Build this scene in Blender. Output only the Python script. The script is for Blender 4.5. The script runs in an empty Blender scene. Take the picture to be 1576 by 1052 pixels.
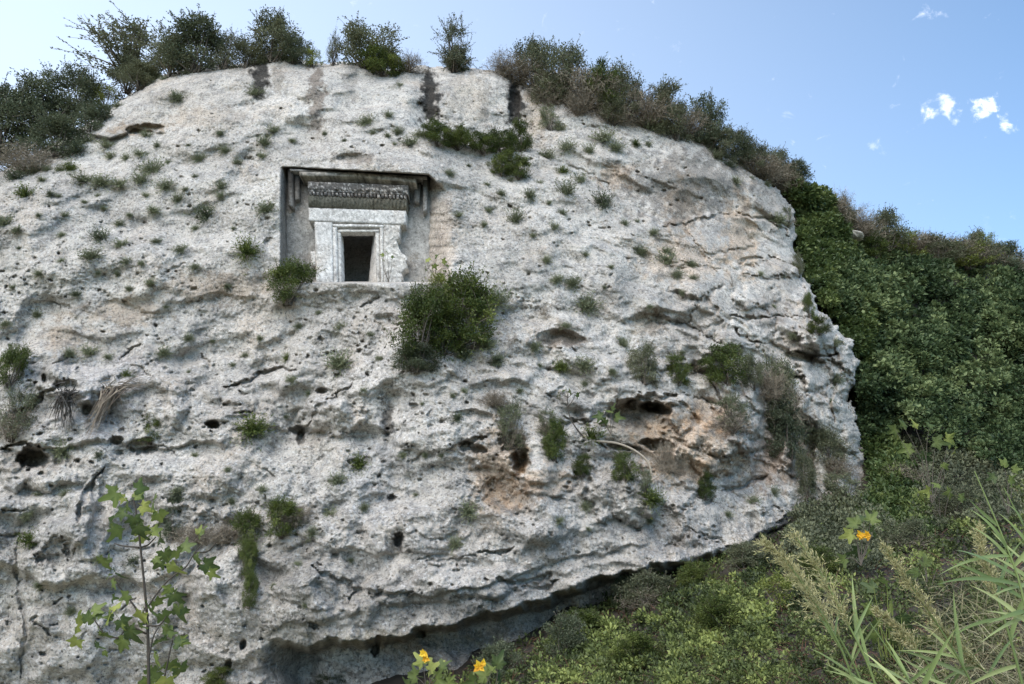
import bpy, math, random
import numpy as np
from mathutils import Vector, Matrix

random.seed(7)
rng = np.random.default_rng(7)
R = math.radians

# ------------------------------------------------------------------ camera, sky, sun, exposure
sc = bpy.context.scene
col = sc.collection
PITCH = R(18.0); FPX = 1147.0; CAMZ = 1.6
cam_d = bpy.data.cameras.new('camera'); cam = bpy.data.objects.new('camera', cam_d)
col.objects.link(cam); sc.camera = cam
cam_d.sensor_width = 36.0; cam_d.lens = 36.0*FPX/1576.0
cam_d.clip_start = 0.1; cam_d.clip_end = 3000
cam.location = (0, 0, CAMZ); cam.rotation_euler = (R(90)+PITCH, 0, 0)

SUN_EL, SUN_AZ = R(46), R(-156)          # azimuth clockwise from +Y
sun_d = bpy.data.lights.new('sun', 'SUN'); sun = bpy.data.objects.new('sun', sun_d); col.objects.link(sun)
sun_d.energy = 2.3; sun_d.angle = R(60); sun_d.color = (1.0, 0.925, 0.83)
sdir = Vector((math.sin(SUN_AZ)*math.cos(SUN_EL), math.cos(SUN_AZ)*math.cos(SUN_EL), math.sin(SUN_EL)))
sun.location = sdir*60
sun.rotation_euler = sdir.to_track_quat('Z', 'Y').to_euler()

def ray(u, v):
    a = (u-788.0)/FPX; b = (526.0-v)/FPX
    return a, math.cos(PITCH)-b*math.sin(PITCH), math.sin(PITCH)+b*math.cos(PITCH)

def world_sky():
    w = bpy.data.worlds.new('World'); sc.world = w; w.use_nodes = True
    nt = w.node_tree; N = nt.nodes; L = nt.links
    for n in list(N): N.remove(n)
    out = N.new('ShaderNodeOutputWorld'); bg = N.new('ShaderNodeBackground')
    bg.inputs['Strength'].default_value = 0.125
    sky = N.new('ShaderNodeTexSky'); sky.sky_type = 'NISHITA'; sky.sun_disc = False
    sky.sun_elevation = SUN_EL; sky.sun_rotation = SUN_AZ
    sky.air_density = 1.0; sky.dust_density = 0.6; sky.ozone_density = 1.0; sky.altitude = 100
    tc = N.new('ShaderNodeTexCoord')
    # thin high veil: whitens the sky towards the left of the valley and towards the horizon
    nrm = N.new('ShaderNodeVectorMath'); nrm.operation = 'NORMALIZE'
    L.new(tc.outputs['Generated'], nrm.inputs[0])
    dot = N.new('ShaderNodeVectorMath'); dot.operation = 'DOT_PRODUCT'
    L.new(nrm.outputs[0], dot.inputs[0]); dot.inputs[1].default_value = (-0.85, 0.35, -0.45)
    mr = N.new('ShaderNodeMapRange'); L.new(dot.outputs['Value'], mr.inputs['Value'])
    mr.inputs['From Min'].default_value = -0.70; mr.inputs['From Max'].default_value = 0.45
    mr.inputs['To Min'].default_value = 0.0; mr.inputs['To Max'].default_value = 0.85
    deep = N.new('ShaderNodeMix'); deep.data_type = 'RGBA'; deep.blend_type = 'MULTIPLY'; deep.inputs['Factor'].default_value = 1
    L.new(sky.outputs['Color'], deep.inputs['A']); deep.inputs['B'].default_value = (.66, .95, 1.08, 1)
    mixv = N.new('ShaderNodeMix'); mixv.data_type = 'RGBA'
    L.new(mr.outputs['Result'], mixv.inputs['Factor'])
    L.new(deep.outputs['Result'], mixv.inputs['A'])
    mixv.inputs['B'].default_value = (4.0, 4.8, 6.1, 1)
    last = mixv.outputs['Result']
    # small wispy clouds
    nz = N.new('ShaderNodeTexNoise'); nz.inputs['Scale'].default_value = 42; nz.inputs['Detail'].default_value = 6
    nz.inputs['Roughness'].default_value = 0.62; nz.inputs['Distortion'].default_value = 0.6
    L.new(nrm.outputs[0], nz.inputs['Vector'])
    clouds = [(1458,165,.016,.85),(1476,172,.010,.6),(1508,168,.013,1.0),(1552,188,.013,.75),(1552,172,.010,.5),(1452,129,.009,.45),
              (1432,10,.012,.35),(1445,20,.012,.4),(1384,120,.010,.28),(1352,225,.010,.12),(1371,172,.010,.15),(1490,160,.010,.35)]
    wn = N.new('ShaderNodeTexNoise'); wn.inputs['Scale'].default_value = 34; wn.inputs['Detail'].default_value = 5; wn.inputs['Roughness'].default_value = .6
    L.new(nrm.outputs[0], wn.inputs['Vector'])
    ws = N.new('ShaderNodeVectorMath'); ws.operation = 'SUBTRACT'; L.new(wn.outputs['Color'], ws.inputs[0]); ws.inputs[1].default_value = (.5, .5, .5)
    wm = N.new('ShaderNodeVectorMath'); wm.operation = 'MULTIPLY'; L.new(ws.outputs[0], wm.inputs[0]); wm.inputs[1].default_value = (.07, .07, .045)
    wv_ = N.new('ShaderNodeVectorMath'); wv_.operation = 'ADD'; L.new(nrm.outputs[0], wv_.inputs[0]); L.new(wm.outputs[0], wv_.inputs[1])
    tot = None
    for (u, v, r, s) in clouds:
        d = Vector(ray(u, v)).normalized()
        ds = N.new('ShaderNodeVectorMath'); ds.operation = 'DISTANCE'
        L.new(wv_.outputs[0], ds.inputs[0]); ds.inputs[1].default_value = d
        m = N.new('ShaderNodeMapRange'); m.interpolation_type = 'SMOOTHSTEP'
        L.new(ds.outputs['Value'], m.inputs['Value'])
        m.inputs['From Min'].default_value = 0; m.inputs['From Max'].default_value = r*1.6
        m.inputs['To Min'].default_value = s; m.inputs['To Max'].default_value = 0
        if tot is None: tot = m.outputs['Result']
        else:
            mx = N.new('ShaderNodeMath'); mx.operation = 'MAXIMUM'
            L.new(tot, mx.inputs[0]); L.new(m.outputs['Result'], mx.inputs[1]); tot = mx.outputs[0]
    ma = N.new('ShaderNodeMath'); ma.operation = 'MULTIPLY_ADD'; L.new(tot, ma.inputs[0]); ma.inputs[1].default_value = .46; L.new(nz.outputs['Fac'], ma.inputs[2])
    mul = N.new('ShaderNodeMapRange'); mul.interpolation_type = 'SMOOTHSTEP'; L.new(ma.outputs[0], mul.inputs['Value'])
    mul.inputs['From Min'].default_value = .62; mul.inputs['From Max'].default_value = 1.08; mul.inputs['To Max'].default_value = .78
    mc = N.new('ShaderNodeMix'); mc.data_type = 'RGBA'
    L.new(mul.outputs['Result'], mc.inputs['Factor']); L.new(last, mc.inputs['A'])
    mc.inputs['B'].default_value = (10.5, 10.3, 10.6, 1)
    L.new(mc.outputs['Result'], bg.inputs['Color']); L.new(bg.outputs[0], out.inputs['Surface'])
world_sky()
sc.view_settings.view_transform = 'Standard'; sc.view_settings.look = 'None'
sc.view_settings.gamma = 1.0; sc.view_settings.use_curve_mapping = False
sc.view_settings.exposure = 0.95
sc.cycles.max_bounces = 6; sc.cycles.diffuse_bounces = 3; sc.cycles.transparent_max_bounces = 4

# ------------------------------------------------------------------ helpers
def P(u, v, Y):
    """Points on the rays through photo positions u, v at forward distance Y (arrays allowed)."""
    u = np.asarray(u, float); v = np.asarray(v, float); Y = np.asarray(Y, float)
    a = (u-788.0)/FPX; b = (526.0-v)/FPX
    dy = math.cos(PITCH)-b*math.sin(PITCH); dz = math.sin(PITCH)+b*math.cos(PITCH)
    t = Y/dy
    return np.stack(np.broadcast_arrays(a*t, Y+0*t, CAMZ+dz*t), -1)
def mpp(u, v, Y):                      # metres per photo pixel there
    b = (526.0-v)/FPX
    return (Y/(math.cos(PITCH)-b*math.sin(PITCH)))/FPX

def mesh_np(name, V, F, mat=None, tint=None, rgb=None, smooth=False):
    V = np.asarray(V, np.float32).reshape(-1, 3); F = np.asarray(F, np.int32)
    me = bpy.data.meshes.new(name); k = F.shape[1]; n = F.shape[0]
    me.vertices.add(len(V)); me.vertices.foreach_set('co', V.ravel())
    me.loops.add(n*k); me.loops.foreach_set('vertex_index', F.ravel())
    me.polygons.add(n); me.polygons.foreach_set('loop_start', np.arange(0, n*k, k, dtype=np.int32))
    me.polygons.foreach_set('loop_total', np.full(n, k, np.int32))
    if smooth: me.polygons.foreach_set('use_smooth', np.ones(n, bool))
    if tint is not None:
        a = me.attributes.new('tint', 'FLOAT', 'POINT'); a.data.foreach_set('value', np.asarray(tint, np.float32))
    if rgb is not None:
        a = me.attributes.new('tone', 'FLOAT_COLOR', 'POINT')
        c = np.ones((len(V), 4), np.float32); c[:, :3] = rgb; a.data.foreach_set('color', c.ravel())
    me.update(calc_edges=True); me.validate(verbose=False)
    if mat: me.materials.append(mat)
    return me
def link(name, me, parent=None):
    o = bpy.data.objects.new(name, me); col.objects.link(o)
    if parent: o.parent = parent
    return o
def tag(o, label=None, cat=None, group=None, kind=None):
    if label: o['label'] = label
    if cat: o['category'] = cat
    if group: o['group'] = group
    if kind: o['kind'] = kind
    return o
def empty(name, loc=(0, 0, 0)):
    o = bpy.data.objects.new(name, None); col.objects.link(o); o.location = loc; o.empty_display_size = .1
    return o

class Geo:
    """Collects strips, leaves, tubes and fans as quads/tris with a tint."""
    def __init__(s): s.V = []; s.F = []; s.T = []; s.n = 0
    def add(s, V, F, tint):
        V = np.asarray(V, float).reshape(-1, 3); F = np.asarray(F, int)
        s.V.append(V)
        if F.shape[1] == 4: F = np.concatenate([F[:, [0, 1, 2]], F[:, [0, 2, 3]]])
        s.F.append(F+s.n); s.n += len(V)
        s.T.append(np.broadcast_to(np.asarray(tint, float), (len(V),)) if np.ndim(tint) == 0 else np.asarray(tint, float))
    def mesh(s, name, mat, smooth=False):
        return mesh_np(name, np.concatenate(s.V), np.concatenate(s.F), mat, tint=np.concatenate(s.T), smooth=smooth)

def unit(a): return a/np.maximum(np.linalg.norm(a, axis=-1, keepdims=True), 1e-9)
def leaves(g, C, D, Nn, L, W, tint, fold=0.25):
    """Rhombic folded leaves: base C, axis D, normal Nn."""
    n = len(C); D = unit(D); S = unit(np.cross(D, Nn)); Nn = np.cross(S, D)
    L = np.broadcast_to(L, (n,))[:, None]; W = np.broadcast_to(W, (n,))[:, None]
    m = C+D*L*.45
    V = np.stack([C, m+S*W*.5+Nn*W*fold, C+D*L-Nn*L*.08, m-S*W*.5+Nn*W*fold], 1)
    b = np.arange(n)[:, None]*4
    F = np.concatenate([b+np.array([[0, 1, 2]]), b+np.array([[0, 2, 3]])])
    g.add(V.reshape(-1, 3), F, np.repeat(tint, 4))
def blades(g, B, D, droop, L, W, tint, k=3):
    """Tapered strips from B along D that droop."""
    n = len(B); D = unit(D); S = unit(np.cross(D, rng.normal(size=(n, 3))))
    L = np.broadcast_to(L, (n,))[:, None]; W = np.broadcast_to(W, (n,))[:, None]; droop = np.broadcast_to(droop, (n,))[:, None]
    rows = []
    for i in range(k+1):
        t = i/k; c = B+D*L*t; c = c-np.array([0, 0, 1.])*droop*L*t*t
        w = W*(1-t**1.5)*.5+W*.03
        rows += [c-S*w, c+S*w]
    V = np.stack(rows, 1); b = np.arange(n)[:, None]*(2*(k+1)); F = []
    for i in range(k): F.append(b+np.array([[2*i, 2*i+1, 2*i+3, 2*i+2]]))
    g.add(V.reshape(-1, 3), np.concatenate(F), np.repeat(tint, 2*(k+1)))
def tube(g, pts, r0, r1, tint=.5, sides=5):
    pts = np.asarray(pts, float); n = len(pts)
    tg = unit(np.gradient(pts, axis=0)); ref = np.array([.31, .87, .38])
    a = unit(np.cross(tg, ref)); b = np.cross(tg, a)
    rr = np.linspace(r0, r1, n)[:, None]
    ang = np.linspace(0, 2*math.pi, sides, endpoint=False)
    V = np.stack([pts+rr*(a*math.cos(q)+b*math.sin(q)) for q in ang], 1)
    F = []
    for i in range(n-1):
        for j in range(sides):
            F.append([i*sides+j, i*sides+(j+1) % sides, (i+1)*sides+(j+1) % sides, (i+1)*sides+j])
    g.add(V.reshape(-1, 3), np.array(F), tint)
def bez(p0, p1, p2, n=7):
    t = np.linspace(0, 1, n)[:, None]; p0, p1, p2 = map(np.asarray, (p0, p1, p2))
    return (1-t)**2*p0+2*t*(1-t)*p1+t*t*p2

# noise -------------------------------------------------------------
_perm = np.random.default_rng(3).permutation(4096); _g2 = np.random.default_rng(4).uniform(0, 2*math.pi, 4096)
_gx, _gy = np.cos(_g2), np.sin(_g2)
def pn(x, y, seed=0):
    xi = np.floor(x).astype(int); yi = np.floor(y).astype(int); fx = x-xi; fy = y-yi
    def h(i, j): return _perm[(_perm[(i+seed*131) & 4095]+j) & 4095]
    def d(i, j, ax, ay):
        k = h(i, j); return _gx[k]*ax+_gy[k]*ay
    s = fx*fx*fx*(fx*(fx*6-15)+10); t = fy*fy*fy*(fy*(fy*6-15)+10)
    a = d(xi, yi, fx, fy)*(1-s)+d(xi+1, yi, fx-1, fy)*s
    b = d(xi, yi+1, fx, fy-1)*(1-s)+d(xi+1, yi+1, fx-1, fy-1)*s
    return (a*(1-t)+b*t)*1.5
def fbm(x, y, o=4, seed=0, gain=.5):
    s = 0; a = 1
    for i in range(o): s = s+a*pn(x*2**i, y*2**i, seed+i); a *= gain
    return s
def ridged(x, y, o=4, seed=0, gain=.5):
    s = 0; a = 1
    for i in range(o): s = s+a*(1-2*np.abs(pn(x*2**i, y*2**i, seed+i))); a *= gain
    return s
def sstep(a, b, x):
    t = np.clip((x-a)/(b-a), 0, 1); return t*t*(3-2*t)

def thinplate(ctrl):
    c = np.array(ctrl, float); s = 500.0
    X = c[:, :2]/s; n = len(c)
    d = np.linalg.norm(X[:, None]-X[None], axis=-1); K = np.where(d > 0, d*d*np.log(d+1e-12), 0)+np.eye(n)*2e-3
    A = np.zeros((n+3, n+3)); A[:n, :n] = K; A[:n, n] = 1; A[:n, n+1:] = X; A[n:, :n] = A[:n, n:].T
    w = np.linalg.solve(A, np.concatenate([c[:, 2], np.zeros(3)]))
    def f(u, v):
        u = np.asarray(u, float)/s; v = np.asarray(v, float)/s; r = w[n]+w[n+1]*u+w[n+2]*v
        for i in range(n):
            q = (u-X[i, 0])**2+(v-X[i, 1])**2
            r = r+w[i]*0.5*q*np.log(q+1e-12)
        return r
    return f

# ------------------------------------------------------------------ materials
def new_mat(name):
    m = bpy.data.materials.new(name); m.use_nodes = True; nt = m.node_tree
    return m, nt, nt.nodes, nt.links, nt.nodes['Principled BSDF']
def leaf_mat(name, dark, mid, light, rough=.55, trans=.25, spec=.3):
    m, nt, N, L, bs = new_mat(name)
    at = N.new('ShaderNodeAttribute'); at.attribute_name = 'tint'
    geo = N.new('ShaderNodeObjectInfo')
    add = N.new('ShaderNodeMath'); add.operation = 'MULTIPLY_ADD'
    L.new(geo.outputs['Random'], add.inputs[0]); add.inputs[1].default_value = .25; L.new(at.outputs['Fac'], add.inputs[2])
    sb = N.new('ShaderNodeMath'); sb.operation = 'SUBTRACT'; L.new(add.outputs[0], sb.inputs[0]); sb.inputs[1].default_value = .12
    rp = N.new('ShaderNodeValToRGB'); e = rp.color_ramp.elements
    e[0].position = 0; e[0].color = (*dark, 1); e[1].position = 1; e[1].color = (*light, 1)
    x = e.new(.5); x.color = (*mid, 1)
    L.new(sb.outputs[0], rp.inputs['Fac']); L.new(rp.outputs['Color'], bs.inputs['Base Color'])
    bs.inputs['Roughness'].default_value = rough; bs.inputs['Specular IOR Level'].default_value = spec
    if trans:
        tr = N.new('ShaderNodeBsdfTranslucent'); L.new(rp.outputs['Color'], tr.inputs['Color'])
        mx = N.new('ShaderNodeMixShader'); mx.inputs[0].default_value = trans
        L.new(bs.outputs[0], mx.inputs[1]); L.new(tr.outputs[0], mx.inputs[2])
        L.new(mx.outputs[0], N['Material Output'].inputs['Surface'])
    return m
M = {}
M['grey'] = leaf_mat('grey_green_leaf', (.09, .10, .06), (.18, .20, .115), (.33, .345, .2))
M['green'] = leaf_mat('bright_shrub_leaf', (.03, .048, .012), (.085, .115, .026), (.24, .27, .07))
M['olive'] = leaf_mat('olive_shrub_leaf', (.075, .085, .05), (.15, .16, .09), (.29, .295, .18))
M['dark'] = leaf_mat('dark_shrub_leaf', (.055, .07, .04), (.11, .13, .075), (.22, .24, .145))
M['yellow'] = leaf_mat('yellow_green_leaf', (.12, .14, .03), (.22, .25, .06), (.36, .38, .10))
M['dry'] = leaf_mat('dry_brown_twig', (.10, .085, .065), (.20, .165, .125), (.34, .295, .23), rough=.9, trans=0, spec=.1)
M['ivy'] = leaf_mat('ivy_leaf', (.03, .05, .016), (.085, .12, .038), (.23, .27, .09), rough=.45)
M['thicket'] = leaf_mat('thicket_leaf', (.016, .03, .014), (.072, .108, .045), (.21, .255, .11), rough=.5, spec=.2)
M['bramble'] = leaf_mat('bramble_leaf', (.03, .042, .016), (.115, .145, .045), (.31, .35, .10))
M['fig'] = leaf_mat('fig_leaf', (.06, .09, .035), (.17, .21, .055), (.36, .38, .10), trans=.35)
M['reed'] = leaf_mat('reed_blade', (.09, .13, .05), (.20, .26, .09), (.38, .42, .18), rough=.45)
M['plume'] = leaf_mat('reed_plume', (.24, .23, .10), (.42, .39, .19), (.62, .56, .32), rough=.8)
M['stem'] = leaf_mat('red_brown_stem', (.06, .03, .02), (.13, .07, .045), (.25, .17, .12), rough=.8, trans=0, spec=.15)
M['bark'] = leaf_mat('bark', (.05, .042, .035), (.10, .085, .07), (.2, .17, .14), rough=.9, trans=0, spec=.1)
M['litter'] = leaf_mat('dead_reed', (.10, .09, .05), (.25, .22, .12), (.46, .42, .26), rough=.8)
M['orange'] = leaf_mat('yellow_petal', (.6, .28, .01), (.75, .42, .02), (.85, .6, .05), trans=.3)
M['root'] = leaf_mat('dead_root', (.13, .10, .08), (.26, .21, .16), (.42, .36, .29), rough=.9, trans=0, spec=.1)
M['darkroot'] = leaf_mat('dark_root', (.05, .045, .04), (.10, .09, .085), (.2, .18, .17), rough=.9, trans=0, spec=.1)

def rock_mat(name, base=(.60, .555, .50), bump=.035, attr=True, speck=1.0):
    m, nt, N, L, bs = new_mat(name)
    tc = N.new('ShaderNodeTexCoord'); V = tc.outputs['Object']
    def noise(scale, det, rough=.55, dist=0, loc=0):
        mp = N.new('ShaderNodeMapping'); mp.inputs['Location'].default_value = (loc, loc*2, -loc)
        L.new(V, mp.inputs['Vector'])
        n = N.new('ShaderNodeTexNoise'); n.inputs['Scale'].default_value = scale; n.inputs['Detail'].default_value = det
        n.inputs['Roughness'].default_value = rough; n.inputs['Distortion'].default_value = dist
        L.new(mp.outputs[0], n.inputs['Vector']); return n.outputs['Fac']
    def mr(val, a, b, c, d):
        r = N.new('ShaderNodeMapRange'); L.new(val, r.inputs['Value'])
        for k, x in zip(('From Min', 'From Max', 'To Min', 'To Max'), (a, b, c, d)): r.inputs[k].default_value = x
        return r.outputs['Result']
    def mix(fac, A, B, mode='MIX'):
        x = N.new('ShaderNodeMix'); x.data_type = 'RGBA'; x.blend_type = mode
        if isinstance(fac, float): x.inputs['Factor'].default_value = fac
        else: L.new(fac, x.inputs['Factor'])
        for k, q in (('A', A), ('B', B)):
            if isinstance(q, tuple): x.inputs[k].default_value = (*q, 1)
            else: L.new(q, x.inputs[k])
        return x.outputs['Result']
    c = mix(mr(noise(.35, 5, .6), .4, .66, 0, 1), base, (base[0]*.80, base[1]*.79, base[2]*.79))
    c = mix(mr(noise(.55, 6, .65, 0, 7), .50, .68, 0, .6), c, (.50, .41, .33))
    c = mix(mr(noise(2.6, 10, .78, .1, 3), .49, .585, 0, .72*speck), c, (.235, .22, .205))     # grey lichen film
    c = mix(mr(noise(14, 8, .8, .1, 9), .52, .585, 0, .85*speck), c, (.11, .108, .105))     # black lichen specks
    c = mix(mr(noise(.9, 7, .7, 0, 21), .52, .66, 0, .55*speck), c, (.25, .245, .24))        # broad grey weathering
    c = mix(mr(noise(12, 8, .75, 0, 14), .53, .62, 0, .6), c, (.80, .79, .77))               # clean white grains
    if attr:
        at = N.new('ShaderNodeAttribute'); at.attribute_name = 'tone'
        c = mix(1.0, c, at.outputs['Color'], 'MULTIPLY')
    L.new(c, bs.inputs['Base Color'])
    bs.inputs['Roughness'].default_value = .95; bs.inputs['Specular IOR Level'].default_value = .1
    c0 = c
    n1 = noise(9, 8, .7, .2, 2); n2 = noise(30, 4, .6, 0, 5)
    ad = N.new('ShaderNodeMath'); ad.operation = 'MULTIPLY_ADD'; L.new(n2, ad.inputs[0]); ad.inputs[1].default_value = .35; L.new(n1, ad.inputs[2])
    bp = N.new('ShaderNodeBump'); bp.inputs['Strength'].default_value = 1; bp.inputs['Distance'].default_value = bump*2.2
    L.new(ad.outputs[0], bp.inputs['Height']); L.new(bp.outputs[0], bs.inputs['Normal'])
    return m
M['rock'] = rock_mat('limestone')
M['tomb'] = rock_mat('carved_limestone', base=(.58, .565, .545), bump=.012, speck=.7)
def soil_mat(name='leaf_litter_soil', c0=(.012, .010, .007, 1), c1=(.045, .034, .022, 1)):
    m, nt, N, L, bs = new_mat(name)
    tc = N.new('ShaderNodeTexCoord'); n = N.new('ShaderNodeTexNoise'); n.inputs['Scale'].default_value = 3; n.inputs['Detail'].default_value = 8
    L.new(tc.outputs['Object'], n.inputs['Vector'])
    rp = N.new('ShaderNodeValToRGB'); e = rp.color_ramp.elements
    e[0].position = .3; e[0].color = c0; e[1].position = .7; e[1].color = c1
    L.new(n.outputs['Fac'], rp.inputs['Fac']); L.new(rp.outputs[0], bs.inputs['Base Color']); bs.inputs['Roughness'].default_value = 1
    return m
M['soil'] = soil_mat(); M['floor'] = soil_mat('dry_grass_floor', (.14, .13, .075, 1), (.30, .27, .17, 1))

# ------------------------------------------------------------------ ground
gp = mesh_np('ground', [(-900, -300, -1.6), (900, -300, -1.6), (900, 1500, -1.6), (-900, 1500, -1.6)], [[0, 1, 2, 3]], M['floor'])
tag(link('ground', gp), 'dry grass and soil on the valley floor at the foot of the cliff', kind='structure')

# ------------------------------------------------------------------ the cliff
SIL = [(-260, 420), (-120, 320), (0, 262), (60, 232), (130, 190), (190, 150), (245, 116), (300, 101), (370, 97), (408, 85), (440, 83), (482, 96),
       (540, 93), (600, 106), (650, 99), (700, 102), (760, 106), (800, 122), (860, 150), (940, 170), (1000, 180), (1050, 198), (1100, 225), (1150, 258),
       (1200, 290), (1226, 325), (1230, 352), (1222, 372), (1236, 400), (1246, 440), (1262, 472), (1302, 512), (1318, 530), (1322, 556), (1316, 590), (1308, 605),
       (1322, 640), (1328, 668), (1334, 700), (1341, 735), (1325, 745), (1330, 790), (1300, 900), (1280, 1200), (-260, 1200)]
CY = [(-250, 1180, 19), (-250, 700, 19.2), (0, 1050, 19.3), (240, 1050, 19.4), (470, 1050, 19.2), (0, 850, 18.8), (0, 700, 19.2), (0, 400, 20.6), (0, 265, 22), (-250, 400, 22),
      (130, 200, 23.2), (245, 115, 24.6), (430, 85, 25), (600, 100, 25.6), (760, 105, 26), (880, 160, 26.8), (1000, 185, 27.6), (1150, 265, 29), (1225, 360, 29.5),
      (545, 235, 22.5), (430, 260, 22.3), (660, 260, 22.6), (400, 400, 21.5), (700, 380, 21.9), (545, 445, 21.0), (700, 450, 21.2), (430, 450, 21.1),
      (240, 400, 21.3), (240, 600, 20.1), (240, 800, 19.1), (700, 600, 20.1), (700, 800, 18.9), (600, 950, 18.3), (480, 960, 18.6), (350, 880, 18.8),
      (460, 700, 19.9), (900, 400, 22.7), (900, 600, 21), (900, 800, 19.4), (930, 870, 19.2), (1100, 450, 24.3), (1100, 600, 22.6), (1100, 800, 21), (1200, 780, 22.2),
      (1250, 500, 26), (1310, 560, 27), (1330, 700, 26.6), (1240, 650, 24.8), (700, 230, 24.0), (800, 300, 23.9), (1000, 300, 25.8), (1100, 1000, 20), (700, 1150, 18.4), (1250, 1100, 21.5)]
cliffY0 = thinplate(CY)
ST = 1.5
U = np.arange(-250, 1346, ST); Vv = np.arange(70, 1190, ST)
UU, VV = np.meshgrid(U, Vv)
nu, nv = len(U), len(Vv)
Y = cliffY0(UU, VV)
W0 = P(UU, VV, Y); X, Z = W0[..., 0], W0[..., 2]
wx = X+.5*fbm(X*.5, Z*.5, 3, 11); wz = Z+.5*fbm(X*.5+9, Z*.5, 3, 15)

niche = sstep(430, 443, UU)*(1-np.clip((UU-659+2*fbm(VV/9., VV/50., 3, 8))/37, 0, 1))
vtop = np.where(UU < 659, 257+(UU-441)*(12/218.), 269+(UU-659)*.9)
niche = niche*sstep(-1.5, 1.5, VV-vtop)*(1-sstep(433, 436, VV))
lowland = sstep(350, 620, VV+.12*(UU-600))         # rough lower half
smooth_r = np.exp(-((UU-1090)/130)**2-((VV-420)/110)**2)+np.exp(-((UU-720)/70)**2-((VV-150)/45)**2)+.8*np.exp(-((UU-90)/150)**2-((VV-985)/60)**2)
smooth_r = np.clip(smooth_r+.9*np.exp(-((UU-1190)/75)**2-((VV-570)/110)**2)+.45*np.exp(-((UU-480)/330)**2-((VV-150)/75)**2), 0, 1)

def hline(pts, amp, w, R_, up=False, warp=6, fade=18, seed=0):
    """Rock step along a mostly horizontal line; below (or above) it the face is set back by amp metres."""
    global Y
    p = np.array(pts, float)
    vl = np.interp(UU, p[:, 0], p[:, 1])+warp*fbm(UU/45., VV/45.+seed, 3, 31+seed)
    s = (VV-vl)*(-1 if up else 1)
    f = sstep(p[0, 0]-fade, p[0, 0]+fade, UU)*(1-sstep(p[-1, 0]-fade, p[-1, 0]+fade, UU))
    Y = Y+amp*f*sstep(0, w, s)*np.exp(-np.clip(s, 0, None)/R_)
def crack(pts, depth, w, warp=5, seed=0):
    global Y
    p = np.array(pts, float); u0, v0 = p.min(0)-25; u1, v1 = p.max(0)+25
    i0, i1 = np.searchsorted(U, [u0, u1]); j0, j1 = np.searchsorted(Vv, [v0, v1])
    if i1 <= i0 or j1 <= j0: return
    a = UU[j0:j1, i0:i1]; b = VV[j0:j1, i0:i1]
    a = a+warp*fbm(a/18., b/18.+seed, 3, 41+seed); b = b+warp*fbm(a/18.+50, b/18., 3, 45+seed)
    dm = np.full(a.shape, 1e9); tl = np.zeros(a.shape)
    for k in range(len(p)-1):
        q = p[k+1]-p[k]; t = np.clip(((a-p[k, 0])*q[0]+(b-p[k, 1])*q[1])/(q@q), 0, 1)
        d = np.hypot(a-p[k, 0]-t*q[0], b-p[k, 1]-t*q[1]); m = d < dm
        dm[m] = d[m]; tl[m] = ((k+t)/(len(p)-1))[m]
    wd = w*(.35+1.0*np.sin(np.clip(tl, 0, 1)*math.pi)**.7)*(1+.5*pn(a/9., b/9., seed))
    Y[j0:j1, i0:i1] += depth*np.clip(1-(dm/np.maximum(wd, .5))**2, 0, 1)**.5
def blob(u, v, ru, rv, depth, ang=0, warp=.3, power=.6, seed=0, arr=None):
    """A hollow (depth > 0) or a boss (depth < 0)."""
    global Y
    r = max(ru, rv)*1.6; i0, i1 = np.searchsorted(U, [u-r, u+r]); j0, j1 = np.searchsorted(Vv, [v-r, v+r])
    if i1 <= i0 or j1 <= j0: return
    a = UU[j0:j1, i0:i1]-u; b = VV[j0:j1, i0:i1]-v; c, s = math.cos(ang), math.sin(ang)
    x = (a*c+b*s)/ru; y = (-a*s+b*c)/rv; d = np.hypot(x, y)
    if warp:
        k = 2.2/max(ru, rv); d = d+warp*fbm(a*k+seed*7.3+u, b*k+v, 3, 51)
    Y[j0:j1, i0:i1] += depth*np.clip(1-d*d, 0, 1)**power

# large forms
amp = 1-.75*niche
Y = Y+amp*(.55*fbm(wx*.22, wz*.30, 3, 1))
Y = Y+amp*(.42*fbm(wx*.55, wz*.8, 3, 5)*(.35+.65*lowland))
Y = Y+amp*(1-.7*smooth_r)*(.3+.7*lowland)*.11*fbm(X*.95+.3*Z, Z*1.5, 5, 61, .58)
# rock steps
hline([(440, 985), (500, 985), (560, 980), (620, 972), (700, 955), (800, 930), (870, 905), (930, 882), (1010, 868), (1080, 853), (1130, 838), (1180, 815), (1240, 785), (1290, 770)],
      2.0, 18, 900, fade=45, warp=10)
hline([(-250, 850), (0, 860), (90, 895), (180, 880), (260, 905), (340, 915)], .55, 18, 90, warp=12, seed=1)
hline([(560, 905), (640, 915), (720, 905), (800, 880), (900, 850), (1000, 830)], .25, 6, 25, warp=9, seed=2)
hline([(830, 240), (880, 262), (930, 295), (980, 325), (1020, 345), (1060, 338), (1110, 330), (1180, 338), (1225, 362)], .35, 5, 45, up=True, warp=5, seed=3)
hline([(640, 205), (700, 222), (760, 236), (830, 238)], .9, 10, 160, up=True, warp=4, seed=4)
hline([(930, 618), (980, 610), (1040, 618), (1080, 640)], .5, 8, 30, warp=8, seed=5)
hline([(960, 575), (1060, 585), (1120, 590), (1180, 600), (1240, 640)], .55, 14, 60, up=True, warp=8, seed=6)
hline([(130, 205), (170, 213), (205, 197), (250, 203)], .5, 4, 14, up=False, warp=3, seed=7)
hline([(780, 560), (860, 560), (940, 590)], .2, 6, 22, warp=7, seed=8)
hline([(0, 690), (80, 690), (150, 672), (260, 690), (340, 672)], .4, 7, 30, warp=10, seed=9)
hline([(360, 655), (450, 660), (560, 668), (610, 660)], .22, 7, 22, warp=9, seed=10)
hline([(1030, 745), (1100, 750), (1180, 730)], .3, 6, 25, warp=8, seed=11)
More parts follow.
